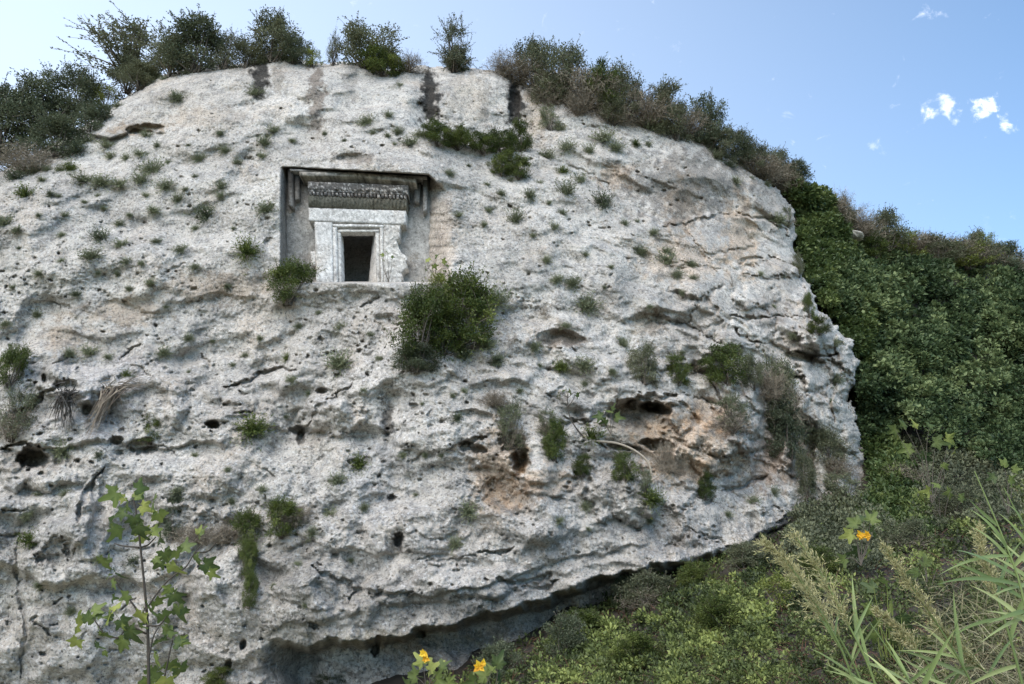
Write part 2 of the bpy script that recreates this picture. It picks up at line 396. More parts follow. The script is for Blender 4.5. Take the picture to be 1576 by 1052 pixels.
hline([(400, 842), (480, 830), (560, 850), (650, 842), (740, 862)], .2, 8, 30, warp=12, seed=12)
hline([(700, 700), (760, 720), (860, 745), (900, 730)], .25, 8, 25, warp=12, seed=13)
hline([(440, 452), (520, 446), (620, 452), (700, 470)], .15, 6, 22, warp=9, seed=14)
hline([(150, 440), (230, 470), (300, 450), (400, 455)], .22, 10, 30, warp=10, seed=15)
hline([(1180, 520), (1240, 548), (1300, 552)], .5, 8, 26, warp=3, seed=16)
hline([(850, 645), (920, 650), (960, 650)], .2, 5, 20, warp=6, seed=17)
for k in range(26):                                   # short bedding lips in the rough lower half
    u = rng.uniform(-150, 1180); v = rng.uniform(480, 900)-.05*u; l = rng.uniform(40, 150)
    hline([(u-l/2, v+rng.uniform(-12, 12)), (u, v), (u+l/2, v+rng.uniform(-22, 10))], rng.uniform(.04, .14), rng.uniform(3, 7), rng.uniform(8, 22), warp=16, fade=15, seed=20+k)
# vertical furrow below the tomb
for (u, v, ru, rv, d, a) in [(600, 640, 18, 60, .2, -.1), (603, 740, 20, 70, .18, 0), (608, 830, 16, 40, .2, .1), (597, 655, 8, 20, .25, -.2), (614, 830, 8, 12, .4, .2),
                             (603, 766, 7, 6, .25, 0), (152, 800, 14, 60, .3, .2), (120, 800, 22, 50, -.35, .3), (95, 850, 30, 24, .15, 0), (60, 500, 30, 90, .15, 0),
                             (510, 640, 50, 30, -.35, 0), (1260, 515, 36, 26, -.5, .1), (1295, 575, 22, 40, -.35, 0), (1225, 590, 28, 70, -.3, .05), (840, 720, 70, 40, -.3, .2),
                             (770, 760, 40, 26, .25, .1), (960, 760, 60, 45, -.45, .3), (1100, 690, 60, 45, -.4, 0), (1060, 480, 50, 30, .3, .3), (1165, 455, 40, 20, -.3, -.2),
                             (1140, 520, 40, 24, -.2, 0), (1245, 470, 18, 30, -.2, .3), (700, 900, 110, 30, -.3, -.15), (300, 820, 60, 40, .2, 0), (500, 900, 80, 40, -.25, .1),
                             (330, 640, 80, 40, -.2, .2), (120, 590, 60, 30, -.35, .1), (470, 540, 80, 30, .15, 0), (60, 730, 60, 26, -.3, -.1), (1180, 690, 26, 60, .45, .1),
                             (1235, 700, 24, 50, .5, 0), (1040, 640, 30, 26, -.3, .1), (1150, 650, 30, 50, -.4, 0)]:
    blob(u, v, ru, rv, d*(1.7 if ru > 22 else 1), a, seed=u)
# hollows and holes
blob(985, 640, 52, 26, 1.5, .15, .25, .5, 1); blob(1010, 628, 26, 9, 1.2, .2, .2, .5, 2); blob(1012, 684, 26, 9, .9, .1, .3, .5, 3)
blob(960, 688, 26, 6, .6, .1, .2, .5, 4); blob(800, 708, 15, 22, 1.4, .1, .2, .5, 5); blob(788, 680, 20, 16, .6, 0, .3, .5, 6)
blob(862, 520, 36, 14, .45, .05, .12, .5, 7); blob(994, 495, 26, 16, .25, 0, .2, .5, 8); blob(1232, 548, 26, 9, .7, .05, .15, .5, 9)
blob(50, 704, 26, 18, 1.2, 0, .25, .5, 10); blob(179, 677, 12, 7, .6, 0, .2, .5, 11); blob(328, 653, 12, 7, .8, 0, .2, .5, 12)
blob(461, 662, 16, 8, .5, 0, .2, .5, 13); blob(463, 674, 7, 11, .7, 0, .2, .5, 14); blob(496, 601, 10, 5, .4, 0, .1, .4, 15); blob(134, 628, 8, 12, .35, 0, .2, .4, 16)
blob(102, 592, 20, 9, .6, 0, .3, .5, 17); blob(68, 582, 4, 8, .4, 0, .1, .5, 18); blob(648, 975, 8, 7, .7, 0, .2, .5, 19); blob(578, 1000, 7, 10, .8, .2, .2, .5, 20)
blob(582, 985, 5, 8, .6, 0, .2, .5, 21); blob(374, 992, 5, 9, .5, .4, .2, .5, 22); blob(352, 1022, 5, 8, .5, .3, .2, .5, 23); blob(724, 688, 26, 8, .6, .2, .35, .5, 24)
blob(735, 638, 28, 8, .35, .1, .3, .5, 25); blob(220, 686, 22, 13, .5, 0, .3, .5, 26); blob(106, 845, 10, 16, .3, 0, .5, .8, 27); blob(62, 860, 10, 10, .25, 0, .5, .8, 28)
blob(401, 118, 14, 30, .15, 0, .4, 1, 29); blob(662, 152, 13, 38, .2, 0, .35, 1, 30); blob(792, 158, 9, 34, .8, .02, .1, .5, 31); blob(222, 198, 30, 8, .5, -.05, .2, .5, 32)
blob(545, 244, 26, 9, .22, 0, .15, .5, 33); blob(1215, 800, 18, 10, .6, -.3, .3, .5, 34); blob(1190, 790, 16, 12, .4, 0, .3, .5, 35)
# cracks
for k, (pts, d, w) in enumerate([([(345, 595), (375, 588), (400, 575), (430, 568), (456, 570)], .35, 3.2), ([(470, 660), (482, 635), (500, 620), (530, 600), (545, 592)], .22, 2.5),
        ([(1020, 348), (1060, 342), (1100, 334), (1140, 329), (1180, 337), (1215, 362)], .25, 2), ([(1138, 408), (1150, 398), (1175, 396)], .3, 2.2), ([(1125, 486), (1160, 488), (1206, 488)], .35, 1.8),
        ([(1130, 500), (1140, 518), (1152, 524), (1172, 525)], .35, 2), ([(1195, 576), (1215, 580), (1240, 580)], .4, 2.6), ([(1225, 541), (1245, 548), (1290, 546)], .5, 3), ([(860, 895), (840, 905), (800, 900)], .3, 3),
        ([(765, 892), (790, 896), (830, 893), (850, 880)], .3, 3), ([(940, 640), (900, 648), (860, 650)], .3, 2.5), ([(965, 620), (1000, 610), (1040, 612)], .5, 3.5), ([(870, 640), (905, 660), (930, 690)], .25, 2),
        ([(1095, 585), (1110, 620), (1115, 660)], .3, 2.5), ([(1110, 755), (1150, 745), (1175, 735)], .4, 3), ([(690, 690), (715, 682), (750, 672)], .35, 3), ([(0, 690), (40, 680), (70, 690)], .4, 3),
        ([(20, 640), (50, 620), (90, 590)], .3, 3), ([(830, 235), (850, 250), (900, 262), (940, 290)], .10, 2), ([(870, 200), (920, 195), (960, 205), (1000, 212)], .08, 2), ([(735, 848), (765, 853), (790, 840)], .3, 2.5),
        ([(640, 860), (690, 862), (735, 855)], .15, 2), ([(480, 870), (520, 895), (580, 915), (640, 912)], .25, 3.5), ([(1060, 560), (1090, 575), (1130, 575)], .35, 3), ([(1240, 420), (1235, 440), (1250, 470)], .2, 2),
        ([(30, 820), (25, 880), (40, 960), (30, 1040)], .12, 2.5), ([(160, 720), (130, 760), (120, 800)], .3, 4), ([(1275, 545), (1290, 570), (1280, 610), (1282, 650)], .25, 3)]):
    crack(pts, d, w, seed=k)
for k in range(150):                                   # little random fissures
    u = rng.uniform(-200, 1250); v = rng.uniform(140, 1040); l = rng.uniform(10, 38); a = rng.normal(0, .5)
    if 415 < u < 710 and 240 < v < 445: continue
    crack([(u, v), (u+l*.5*math.cos(a), v+l*.5*math.sin(a)+rng.uniform(-4, 4)), (u+l*math.cos(a), v+l*math.sin(a))], rng.uniform(.06, .2)*(.4+.6*(v > 450)), rng.uniform(1.4, 2.6), seed=60+k)
# mid and fine relief in world units
rough = (.38+.62*lowland)*(1-.85*smooth_r)*(1-.8*niche)
patch = np.clip(.65+1.0*fbm(X*.33+40, Z*.33, 3, 71), .15, 1.3)
def worley(x, y, seed=0):
    xi = np.floor(x).astype(int); yi = np.floor(y).astype(int); f1 = np.full(x.shape, 9.); f2 = f1.copy(); hv = np.zeros(x.shape)
    for di in (-1, 0, 1):
        for dj in (-1, 0, 1):
            k = _perm[(_perm[(xi+di+seed*57) & 4095]+yi+dj) & 4095]
            dx = xi+di+.5+.45*_gx[k]-x; dy = yi+dj+.5+.45*_gy[k]-y; d = np.hypot(dx, dy)
            m = d < f1; f2 = np.where(m, f1, np.minimum(f2, d)); hv = np.where(m, (k % 97)/97.-.5, hv); f1 = np.where(m, d, f1)
    return f1, f2, hv
cx = X+.10*fbm(X*3, Z*3, 4, 76, .7); cz = Z+.10*fbm(X*3+30, Z*3, 4, 78, .7)
f1, f2, hv = worley(cx*1.3+.3*cz, cz*2.0, 1)
Y = Y+rough*(.075*hv*sstep(0, .25, f2-f1)+.04*(f1-.4))*(.35+.65*lowland)
b1, b2, bh = worley(cx*.34+.12*cz, cz*.55-.1*cx, 4); zr = (.13+.87*sstep(950, 1120, UU)*sstep(300, 380, VV))*(1-niche)*(1-.9*np.exp(-((UU-550)/190)**2-((VV-330)/130)**2))
Y = Y+zr*(.75*bh*sstep(0, .16, b2-b1)+.16*(1-sstep(0, .045, b2-b1)))
f1, f2, hv = worley(cx*3.6, cz*4.6, 2)
Y = Y+rough*patch*(.028*hv*sstep(0, .2, f2-f1)+.02*(f1-.4))
Y = Y+rough*.034*fbm(X*2.2, Z*2.8, 6, 75, .68)
Y = Y+(1-.8*niche)*(1-.5*smooth_r)*(.35+.65*patch)*.030*fbm(X*8, Z*10, 3, 91, .8)
# honeycomb pits
def pits(n, dens, r0, r1, k0, k1):
    done = 0
    while done < n:
        u = rng.uniform(-240, 1330); v = rng.uniform(90, 1150)
        if rng.random() > dens(u, v): done += .3; continue
        done += 1
        r = r0+(r1-r0)*rng.random()**2.6
        if 422 < u < 702 and 245 < v < 442: continue
        blob(u, v, r*rng.uniform(1, 1.6), r*rng.uniform(.65, 1.0), r*.019*rng.uniform(k0, k1), rng.normal(0, .4), .35 if r > 2.6 else 0, .5, rng.uniform(0, 99))
cl_u = rng.uniform(-240, 1330, 90); cl_v = rng.uniform(120, 1000, 90); cl_r = rng.uniform(15, 60, 90)
def dens(u, v):
    b = .10+.16*float(v > 260)+.14*float(v > 550)
    q = ((cl_u-u)/cl_r)**2+((cl_v-v)/(cl_r*.6))**2
    b += 1.3*math.exp(-q.min())
    if ((u-1100)/130)**2+((v-430)/110)**2 < 1: b *= .12
    return b*.6
pits(5200, dens, 1.2, 3.2, 1.6, 4.0)
pits(260, dens, 2.2, 7.0, 1.2, 2.6)

# niche around the tomb
NB = 23.2
Y = Y*(1-niche)+(NB+.03*fbm(X*3, Z*3, 3, 99))*niche
# silhouette, with rounding back
def poly_inside(px, py, poly):
    ins = np.zeros(px.shape, bool); n = len(poly)
    for i in range(n):
        x0, y0 = poly[i]; x1, y1 = poly[(i+1) % n]
        if y0 == y1: continue
        c = ((y0 > py) != (y1 > py)) & (px < (x1-x0)*(py-y0)/(y1-y0)+x0); ins ^= c
    return ins
wu = UU+(3.0+5*sstep(1190, 1240, UU))*fbm(UU/22., VV/22., 3, 101)+1.2*pn(UU/5., VV/5., 103); wv = VV+3.0*fbm(UU/22.+70, VV/22., 3, 105)+1.2*pn(UU/5.+31, VV/5., 107)
ins = poly_inside(wu, wv, SIL)
dm = np.full(UU.shape, 1e9)
for i in range(len(SIL)-3):
    p = np.array(SIL[i], float); q = np.array(SIL[i+1], float)-p
    t = np.clip(((wu-p[0])*q[0]+(wv-p[1])*q[1])/(q@q), 0, 1)
    dm = np.minimum(dm, np.hypot(wu-p[0]-t*q[0], wv-p[1]-t*q[1]))
e = np.clip(dm/42., 0, 1)
Y = Y+1.6*(1-np.sqrt(1-(1-e)**2))
Y = np.where((dm < 2.6) | ~ins, Y+3.5, Y)
CL = P(UU, VV, Y)
def cliffY(u, v):
    i = int(np.clip(round((u-U[0])/ST), 0, nu-1)); j = int(np.clip(round((v-Vv[0])/ST), 0, nv-1)); return float(Y[j, i])

# stains and lichen that belong to the stone, and painted shade on one niche reveal
tone = np.ones(UU.shape+(3,))
def stain(u, v, ru, rv, c, s=1., ang=0, seed=0, hard=.35, brk=.6):
    global tone
    a = UU-u; b = VV-v; co, si = math.cos(ang), math.sin(ang)
    d = np.hypot((a*co+b*si)/ru, (-a*si+b*co)/rv)
    m = d < 2
    n = fbm(UU[m]/14.+seed, VV[m]/14., 4, 111+int(seed) % 17, .65)
    w = s*(1-sstep(1-hard, 1+hard, d[m]+brk*n))
    tone[m] = tone[m]*(1-w[:, None])+np.array(c)*w[:, None]*tone[m]
DK = (.30, .30, .30); BR = (.74, .64, .54); GY = (.60, .60, .60); OR = (1.06, .87, .70)
for i, a in enumerate([(401, 112, 14, 34, (.12, .12, .12), 1), (380, 128, 12, 18, GY, .6), (487, 148, 12, 58, (.45, .41, .38), .95, 0), (428, 120, 8, 26, (.6, .58, .55), .7), (540, 120, 12, 34, GY, .7), (662, 152, 14, 44, (.08, .08, .08), 1, 0),
        (793, 160, 12, 42, (.05, .05, .05), 1, 0), (720, 150, 30, 40, (.85, .80, .74), .7), (745, 165, 10, 34, (.72, .70, .68), .7), (690, 160, 10, 30, (.74, .74, .74), .6), (825, 175, 26, 34, (.80, .73, .66), .8),
        (215, 198, 40, 9, BR, .9), (320, 180, 60, 16, (.88, .82, .76), .7), (300, 150, 60, 30, (.9, .87, .84), .5), (545, 243, 28, 10, (.60, .58, .56), .9), (1060, 285, 95, 50, (.52, .51, .50), .9), (1050, 320, 26, 40, (.80, .71, .62), .8),
        (945, 270, 26, 20, (.86, .74, .64), .8), (1140, 360, 26, 60, OR, .7), (1050, 400, 60, 36, OR, .5), (1190, 320, 30, 40, (.68, .67, .66), .7), (330, 440, 90, 22, BR, .65), (190, 480, 60, 20, BR, .7), (95, 520, 26, 30, BR, .6),
        (862, 520, 36, 14, (.58, .52, .47), .9), (994, 495, 26, 18, (.62, .58, .52), .8), (975, 655, 60, 34, (.62, .57, .50), .8), (1050, 690, 70, 50, OR, .8), (1090, 640, 34, 26, OR, .6), (1060, 630, 40, 20, (.62, .58, .52), .5),
        (770, 720, 40, 60, OR, .7), (780, 765, 46, 24, (.68, .60, .52), .7), (840, 740, 40, 24, OR, .6), (860, 625, 70, 22, (.64, .64, .64), .7), (1185, 590, 16, 60, (.55, .53, .5), .5), (1190, 700, 40, 50, (.78, .66, .58), .8), (1130, 640, 26, 40, (.66, .62, .58), .6),
        (1250, 720, 40, 60, (.7, .68, .62), .7), (1180, 480, 40, 22, (.66, .62, .60), .6), (1200, 430, 26, 30, (.75, .73, .7), .6), (1260, 552, 44, 14, (.62, .60, .58), .7), (1255, 500, 30, 14, (.7, .68, .66), .6), (800, 420, 70, 36, (.66, .67, .67), .6),
        (985, 440, 60, 40, (.72, .73, .73), .6), (1080, 500, 40, 60, (.70, .70, .70), .6), (597, 650, 9, 24, DK, .9), (612, 832, 9, 16, (.2, .2, .2), .9), (603, 766, 7, 6, DK, .9), (570, 730, 50, 70, (.88, .92, .98), .7), (60, 830, 60, 60, (.72, .71, .70), .5),
        (500, 900, 120, 40, (.66, .67, .67), .7), (200, 770, 40, 50, (.8, .8, .8), .5), (440, 860, 70, 40, (.66, .66, .66), .6), (700, 930, 140, 24, (.7, .7, .7), .5), (900, 820, 90, 50, (.74, .75, .76), .6), (960, 740, 40, 26, (.6, .6, .6), .6),
        (1000, 830, 90, 26, (.78, .78, .78), .6), (640, 985, 110, 16, (.80, .76, .64), .7), (850, 950, 130, 20, (.72, .69, .62), .6), (760, 1000, 140, 30, (.78, .72, .66), .6), (920, 950, 60, 40, (.9, .8, .72), .5),
        (430, 980, 60, 40, (.70, .69, .66), .5), (150, 1000, 120, 40, (1.06, 1.08, 1.12), .8), (170, 560, 60, 22, (1.0, 1.0, 1.04), .8), (140, 640, 60, 40, (1.02, 1.04, 1.1), .8), (677, 370, 24, 80, (.92, .84, .77), .8), (1225, 800, 30, 16, DK, .6),
        (800, 700, 14, 24, (.5, .42, .3), .8), (60, 710, 60, 18, (.7, .64, .58), .6), (1100, 720, 60, 14, OR, .6), (1290, 700, 40, 60, (1.0, .98, .94), .6), (1160, 540, 90, 50, (1.1, 1.08, 1.06), .6), (1230, 620, 30, 60, (1.12, 1.10, 1.08), .8),
        (1160, 430, 50, 40, (1.08, 1.06, 1.03), .6), (700, 470, 60, 30, (1.05, 1.05, 1.06), .5), (760, 590, 100, 40, (1.06, 1.04, 1.02), .6), (600, 560, 60, 30, (1.06, 1.06, 1.08), .6), (1060, 790, 60, 30, (1.02, 1, .98), .6)]):
    a = list(a)
    stain(*a[:6], ang=(a[6] if len(a) > 6 else 0), seed=i*3.7)
tone *= (.95+.10*fbm(X*.4, Z*.4, 4, 131)+.05*sstep(900, 1250, UU))[..., None]
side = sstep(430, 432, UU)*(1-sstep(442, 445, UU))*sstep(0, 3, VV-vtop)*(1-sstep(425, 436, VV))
tone = tone*(1-.42*side[..., None])  # left niche reveal darkened in its colour to stand for shade
tone = np.clip(tone, .1, 1.25)

hole = (UU > 444) & (UU < 658) & (VV > vtop+3) & (VV < 432)
keep = ins & ~hole
idx = np.arange(nu*nv).reshape(nv, nu)
fk = keep[:-1, :-1] & keep[1:, :-1] & keep[:-1, 1:] & keep[1:, 1:]
F = np.stack([idx[:-1, :-1], idx[1:, :-1], idx[1:, 1:], idx[:-1, 1:]], -1)[fk]
used = np.zeros(nu*nv, bool); used[F.ravel()] = True
remap = np.cumsum(used)-1
cm = mesh_np('cliff', CL.reshape(-1, 3)[used], remap[F], M['rock'], rgb=tone.reshape(-1, 3)[used], smooth=True)
tag(link('cliff', cm), 'pitted pale grey limestone cliff with a tomb cut into it', kind='structure')

# plateau behind the crest
s_ = np.array([q for q in SIL if q[1] < 420][:26]); 
xs = np.linspace(0, 1, 60)
uu = np.interp(xs, np.linspace(0, 1, len(s_)), s_[:, 0]); vv2 = np.interp(xs, np.linspace(0, 1, len(s_)), s_[:, 1])+8
rows = []
base = P(uu, vv2, cliffY0(uu, vv2)+2.2)
for k, back in enumerate([0, 3, 10, 30, 90, 200]):
    q = base.copy(); q[:, 0] *= 1+back*.012; q[:, 1] += back; q[:, 2] = q[:, 2]*(1-min(1, back/60))+19.5*min(1, back/60)-(.5 if back else 0)
    rows.append(q)
Vp = np.concatenate(rows); n = len(uu)
Fp = [[k*n+i, k*n+i+1, (k+1)*n+i+1, (k+1)*n+i] for k in range(5) for i in range(n-1)]
tag(link('hill', mesh_np('hill', Vp, Fp, M['soil'])), 'dry hilltop behind the crest of the cliff', kind='structure')

# ------------------------------------------------------------------ the tomb
def relief(name, parent, quad, Yf, Yb, mat=None, res=3.0, tonef=None, amp=.012, edge_u=None):
    """A carved block: front traced over quad (TL, TR, BR, BL) at depth Yf(s, t), sides running back to Yb."""
    q = np.array(quad, float)
    w = max(np.linalg.norm(q[1]-q[0]), np.linalg.norm(q[2]-q[3])); h = max(np.linalg.norm(q[3]-q[0]), np.linalg.norm(q[2]-q[1]))
    a, b = max(2, int(w/res)+1), max(2, int(h/res)+1)
    s, t = np.meshgrid(np.linspace(0, 1, a), np.linspace(0, 1, b))
    pos = ((1-s)*(1-t))[..., None]*q[0]+(s*(1-t))[..., None]*q[1]+(s*t)[..., None]*q[2]+((1-s)*t)[..., None]*q[3]
    if edge_u is not None: pos = pos.copy(); pos[..., 0] = q[0, 0]+s*(edge_u(t)-q[0, 0]+1.2*pn(t*30, t*0+.5, 3))
    edge = np.minimum(np.minimum(s*w, (1-s)*w), np.minimum(t*h, (1-t)*h))
    pos = pos+(.45*np.stack([pn(pos[..., 0]/7., pos[..., 1]/7., 5), pn(pos[..., 0]/7.+9, pos[..., 1]/7., 6)], -1))
    yy = Yf(s, t) if callable(Yf) else Yf+0*s
    yy = yy+amp*fbm(pos[..., 0]/9., pos[..., 1]/9., 3, 7, .7)+.012*np.exp(-edge/1.2)
    front = P(pos[..., 0], pos[..., 1], yy)
    bi = [(0, i) for i in range(a)]+[(j, a-1) for j in range(1, b)]+[(b-1, i) for i in range(a-2, -1, -1)]+[(j, 0) for j in range(b-2, 0, -1)]
    V = front.reshape(-1, 3); ring = np.array([j*a+i for j, i in bi]); back = V[ring].copy(); back[:, 1] = Yb
    F = [[j*a+i, (j+1)*a+i, (j+1)*a+i+1, j*a+i+1] for j in range(b-1) for i in range(a-1)]
    m = len(ring); o = len(V)
    F += [[ring[i], ring[(i+1) % m], o+(i+1) % m, o+i] for i in range(m)]
    pu = np.concatenate([pos[..., 0].ravel(), pos[..., 0].ravel()[ring]]); pv = np.concatenate([pos[..., 1].ravel(), pos[..., 1].ravel()[ring]])
    tn = tonef(pu, pv) if tonef else np.ones((len(pu), 3))
    return link(name, mesh_np(name, np.concatenate([V, back]), F, mat or M['tomb'], rgb=tn), parent)
def T(c, br=.0, seed=0):
    def f(u, v):
        n = 1+br*fbm(u/5., v/5.+seed, 3, 21, .7)
        return np.clip(np.array(c)[None]*n[:, None], .05, 1.3)
    return f
def Tdark(u, v):                       # black lichen and painted shadow under the brow, thinning downwards
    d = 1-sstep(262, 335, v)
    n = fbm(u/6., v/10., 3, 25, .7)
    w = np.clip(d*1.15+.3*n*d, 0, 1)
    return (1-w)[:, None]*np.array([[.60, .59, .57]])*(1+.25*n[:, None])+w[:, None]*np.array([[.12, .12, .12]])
tomb = empty('rock_cut_tomb', P(550, 434, 22.7).tolist())
tomb['label'] = 'rock cut tomb facade with dark doorway and blackened cornice in a square niche'; tomb['category'] = 'tomb'
tm = Matrix.Translation(-tomb.location)
def tpart(*a, **k):
    o = relief(*a, **k); o.data.transform(tm); return o
yv = lambda u: (u-441)*12/218.
# recess behind everything, in panels that leave the doorway open
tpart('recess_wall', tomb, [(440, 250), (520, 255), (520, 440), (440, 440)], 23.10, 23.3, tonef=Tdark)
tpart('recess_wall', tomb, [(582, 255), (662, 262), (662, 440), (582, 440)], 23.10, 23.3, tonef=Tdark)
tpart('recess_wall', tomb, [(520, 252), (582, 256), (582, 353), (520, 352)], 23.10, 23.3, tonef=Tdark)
# stepped frame
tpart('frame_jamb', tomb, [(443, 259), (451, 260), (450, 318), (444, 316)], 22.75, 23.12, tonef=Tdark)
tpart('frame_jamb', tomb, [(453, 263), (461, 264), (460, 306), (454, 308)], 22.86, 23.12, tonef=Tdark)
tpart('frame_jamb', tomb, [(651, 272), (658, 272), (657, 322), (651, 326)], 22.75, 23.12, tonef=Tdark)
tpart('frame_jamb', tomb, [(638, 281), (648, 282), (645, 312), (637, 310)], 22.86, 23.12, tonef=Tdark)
tpart('frame_lintel', tomb, [(446, 259.5), (657, 271), (657, 274), (446, 262.5)], 22.62, 23.12, tonef=T((.42, .42, .42), .4))
# cornice slab, band with worn dentils, fluted cove
cvd = lambda u, v: T((.50, .49, .46), .7)(u, v)
tpart('cornice', tomb, [(461, 264), (550, 265.5), (550, 271.5), (461, 270)], lambda s, t: 22.40+0*s, 23.12, tonef=cvd)
tpart('cornice', tomb, [(550.5, 265.5), (641, 274.5), (640, 281), (550.5, 272)], lambda s, t: 22.40+0*s, 23.12, tonef=cvd)
def tband(u, v):
    n = fbm(u/5., v/4., 4, 27, .8); w = .8*sstep(.35, .85, n+.24*(v > 289)+.25*(u > 570)*(v > 287)-.15)
    return (1-w)[:, None]*np.array([[.20, .20, .20]])*(1+.5*fbm(u/2.5, v/2.5, 2, 28))[:, None]+w[:, None]*np.array([[.95, .95, .95]])
tpart('frieze_band', tomb, [(474, 279), (628, 285), (628, 300), (474, 294)], lambda s, t: 22.42+.05*np.abs(np.sin(s*60))*(t > .7), 23.12, tonef=tband, res=1.6, amp=.03)
for k in range(26):
    u = 475.5+k*5.85; v = 294.6+k*.225
    tpart('dentil', tomb, [(u, v), (u+3.6, v+.1), (u+3.6, v+5.1+random.uniform(-.8, .8)), (u, v+5+random.uniform(-.8, .8))], 22.40, 23.1, tonef=tband, res=2)
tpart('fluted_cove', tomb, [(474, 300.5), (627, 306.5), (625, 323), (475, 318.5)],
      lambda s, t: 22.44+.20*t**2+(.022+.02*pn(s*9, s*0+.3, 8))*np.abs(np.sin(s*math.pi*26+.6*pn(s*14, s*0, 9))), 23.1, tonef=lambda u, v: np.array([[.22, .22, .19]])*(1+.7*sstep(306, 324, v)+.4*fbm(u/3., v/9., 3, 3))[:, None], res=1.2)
WH = T((1.08, 1.08, 1.08), .3); WH2 = T((1.0, .98, .95), .35)
tpart('architrave', tomb, [(475, 319.5), (625, 324), (624, 345.5), (475, 339.5)], lambda s, t: 22.62+.02*(t > .5), 23.1, tonef=WH)
tpart('facade_panel', tomb, [(484, 340), (511.5, 341), (513, 436), (487, 436)], 22.66, 23.1, tonef=WH)
tpart('facade_panel', tomb, [(478, 387), (486, 386), (487, 409), (479, 409)], 22.70, 23.1, tonef=WH)
RG = lambda t: np.interp(t*91+345, [345, 366, 368, 378, 388, 392, 396, 402, 412, 414, 420, 428, 436], [616, 615, 610, 613, 617, 624, 627, 625, 627, 621, 618, 620, 616])
tpart('facade_panel', tomb, [(591, 345), (616, 346), (616, 436), (591, 436)], 22.66, 23.1, tonef=WH2, res=1.6, amp=.03, edge_u=RG)
tpart('facade_panel', tomb, [(616, 326), (624, 345.6), (623, 346), (616, 346)], 22.65, 23.1, tonef=WH2)
# door surround: two stepped fillets
tpart('door_lintel', tomb, [(512, 344.5), (590.5, 345.5), (590, 349), (513, 348.5)], 22.66, 23.05, tonef=WH)
tpart('door_lintel', tomb, [(519, 353), (584, 353), (584, 356.5), (520, 356.5)], 22.72, 23.05, tonef=WH2)
tpart('lintel_groove', tomb, [(513, 340), (590, 345), (590, 346), (513, 344.6)], 22.95, 23.05, tonef=T((.30, .30, .29), .2))  # recess shadow above the fillet painted into the groove colour
tpart('lintel_groove', tomb, [(519, 348.4), (584, 348.8), (584, 353.4), (519, 353.2)], 22.95, 23.05, tonef=T((.30, .30, .29), .2))  # shadow line between the fillets, also painted dark
tpart('door_jamb', tomb, [(512, 349), (518.5, 349), (520, 436), (514, 436)], 22.68, 23.05, tonef=WH)
tpart('door_jamb', tomb, [(519, 357), (524, 357), (526, 436), (521, 436)], 22.74, 23.25, tonef=WH)
tpart('door_jamb', tomb, [(584.5, 349), (590.5, 349.5), (590.5, 436), (586, 436)], 22.68, 23.05, tonef=WH2)
tpart('door_jamb', tomb, [(577.5, 357), (584, 357), (585, 436), (580, 436)], 22.74, 23.25, tonef=WH2)
tpart('door_reveal', tomb, [(574.5, 358), (577.3, 357), (579.7, 436), (567, 436)], lambda s, t: 23.45-.68*s, 23.5, tonef=T((1.0, .97, .93), .1))
# burial chamber: back wall, floor, ceiling and side walls
p0 = P(505, 345, 23.15); p1 = P(600, 440, 23.15); x0, x1, z0, z1 = p0[0]-.3, p1[0]+.3, p1[2], p0[2]+.25; ya, yb = 23.15, 25.3
cv = np.array([(x0, ya, z0), (x1, ya, z0), (x1, ya, z1), (x0, ya, z1), (x0, yb, z0), (x1, yb, z0), (x1, yb, z1), (x0, yb, z1)])
cf = [[4, 5, 6, 7], [0, 1, 5, 4], [3, 7, 6, 2], [0, 4, 7, 3], [1, 2, 6, 5]]
o = link('burial_chamber', mesh_np('burial_chamber', cv, cf, M['tomb'], rgb=np.full((8, 3), .55)), tomb); o.data.transform(tm)

# ------------------------------------------------------------------ hillside and bank to the right
HY = [(1100, 220, 33), (1200, 285, 34), (1340, 355, 40), (1576, 405, 46), (2200, 490, 55), (1250, 450, 31.5), (1400, 450, 38), (1576, 480, 41), (1340, 600, 30), (1576, 650, 33),
      (1340, 720, 27.5), (1576, 720, 29), (1240, 790, 24), (1400, 800, 22), (1576, 800, 18.5), (1100, 865, 20.6), (1250, 870, 17.5), (1400, 900, 13.5), (1576, 900, 11), (950, 940, 20.0), (1000, 1000, 15.5),
      (1250, 1000, 11), (1500, 1000, 8.5), (830, 975, 20.2), (700, 1030, 20), (800, 1060, 15.5), (1000, 1150, 9.5), (1500, 1150, 6.5), (500, 1075, 20.6), (600, 1150, 15), (2200, 800, 19), (2200, 1150, 6.5), (300, 1120, 20), (0, 1180, 20), (1200, 600, 33), (1150, 450, 35)]
hillY = thinplate(HY)
hsil = lambda u: np.interp(u, [1000, 1150, 1200, 1260, 1300, 1340, 1400, 1460, 1520, 1576, 1750, 2200], [250, 262, 285, 302, 335, 358, 368, 378, 384, 404, 440, 500])
hu = np.arange(250, 2210, 10.); tt = np.linspace(0, 1, 90)
HU, TT = np.meshgrid(hu, tt)
top = np.where(HU < 1050, np.interp(HU, [250, 620, 800, 900, 1050], [1090, 1010, 960, 900, 300]), hsil(HU)); HV = 1200+(top-1200)*TT
HYY = hillY(HU, HV)+.5*fbm(HU/60., HV/60., 3, 141)*np.clip(hillY(HU, HV)/30, .2, 1)
HP = P(HU, HV, HYY); last = HP[-1].copy()
ext = []
for bk in (4, 15, 60, 250):
    q = last.copy(); q[:, 1] += bk; q[:, 0] *= 1+bk*.02; q[:, 2] -= bk*.02+.4; ext.append(q)
HPf = np.concatenate([HP.reshape(-1, 3)]+ext); nr_, nc_ = len(tt)+4, len(hu)
ii = np.arange(nr_*nc_).reshape(nr_, nc_)
HF = np.stack([ii[:-1, :-1], ii[:-1, 1:], ii[1:, 1:], ii[1:, :-1]], -1).reshape(-1, 4)
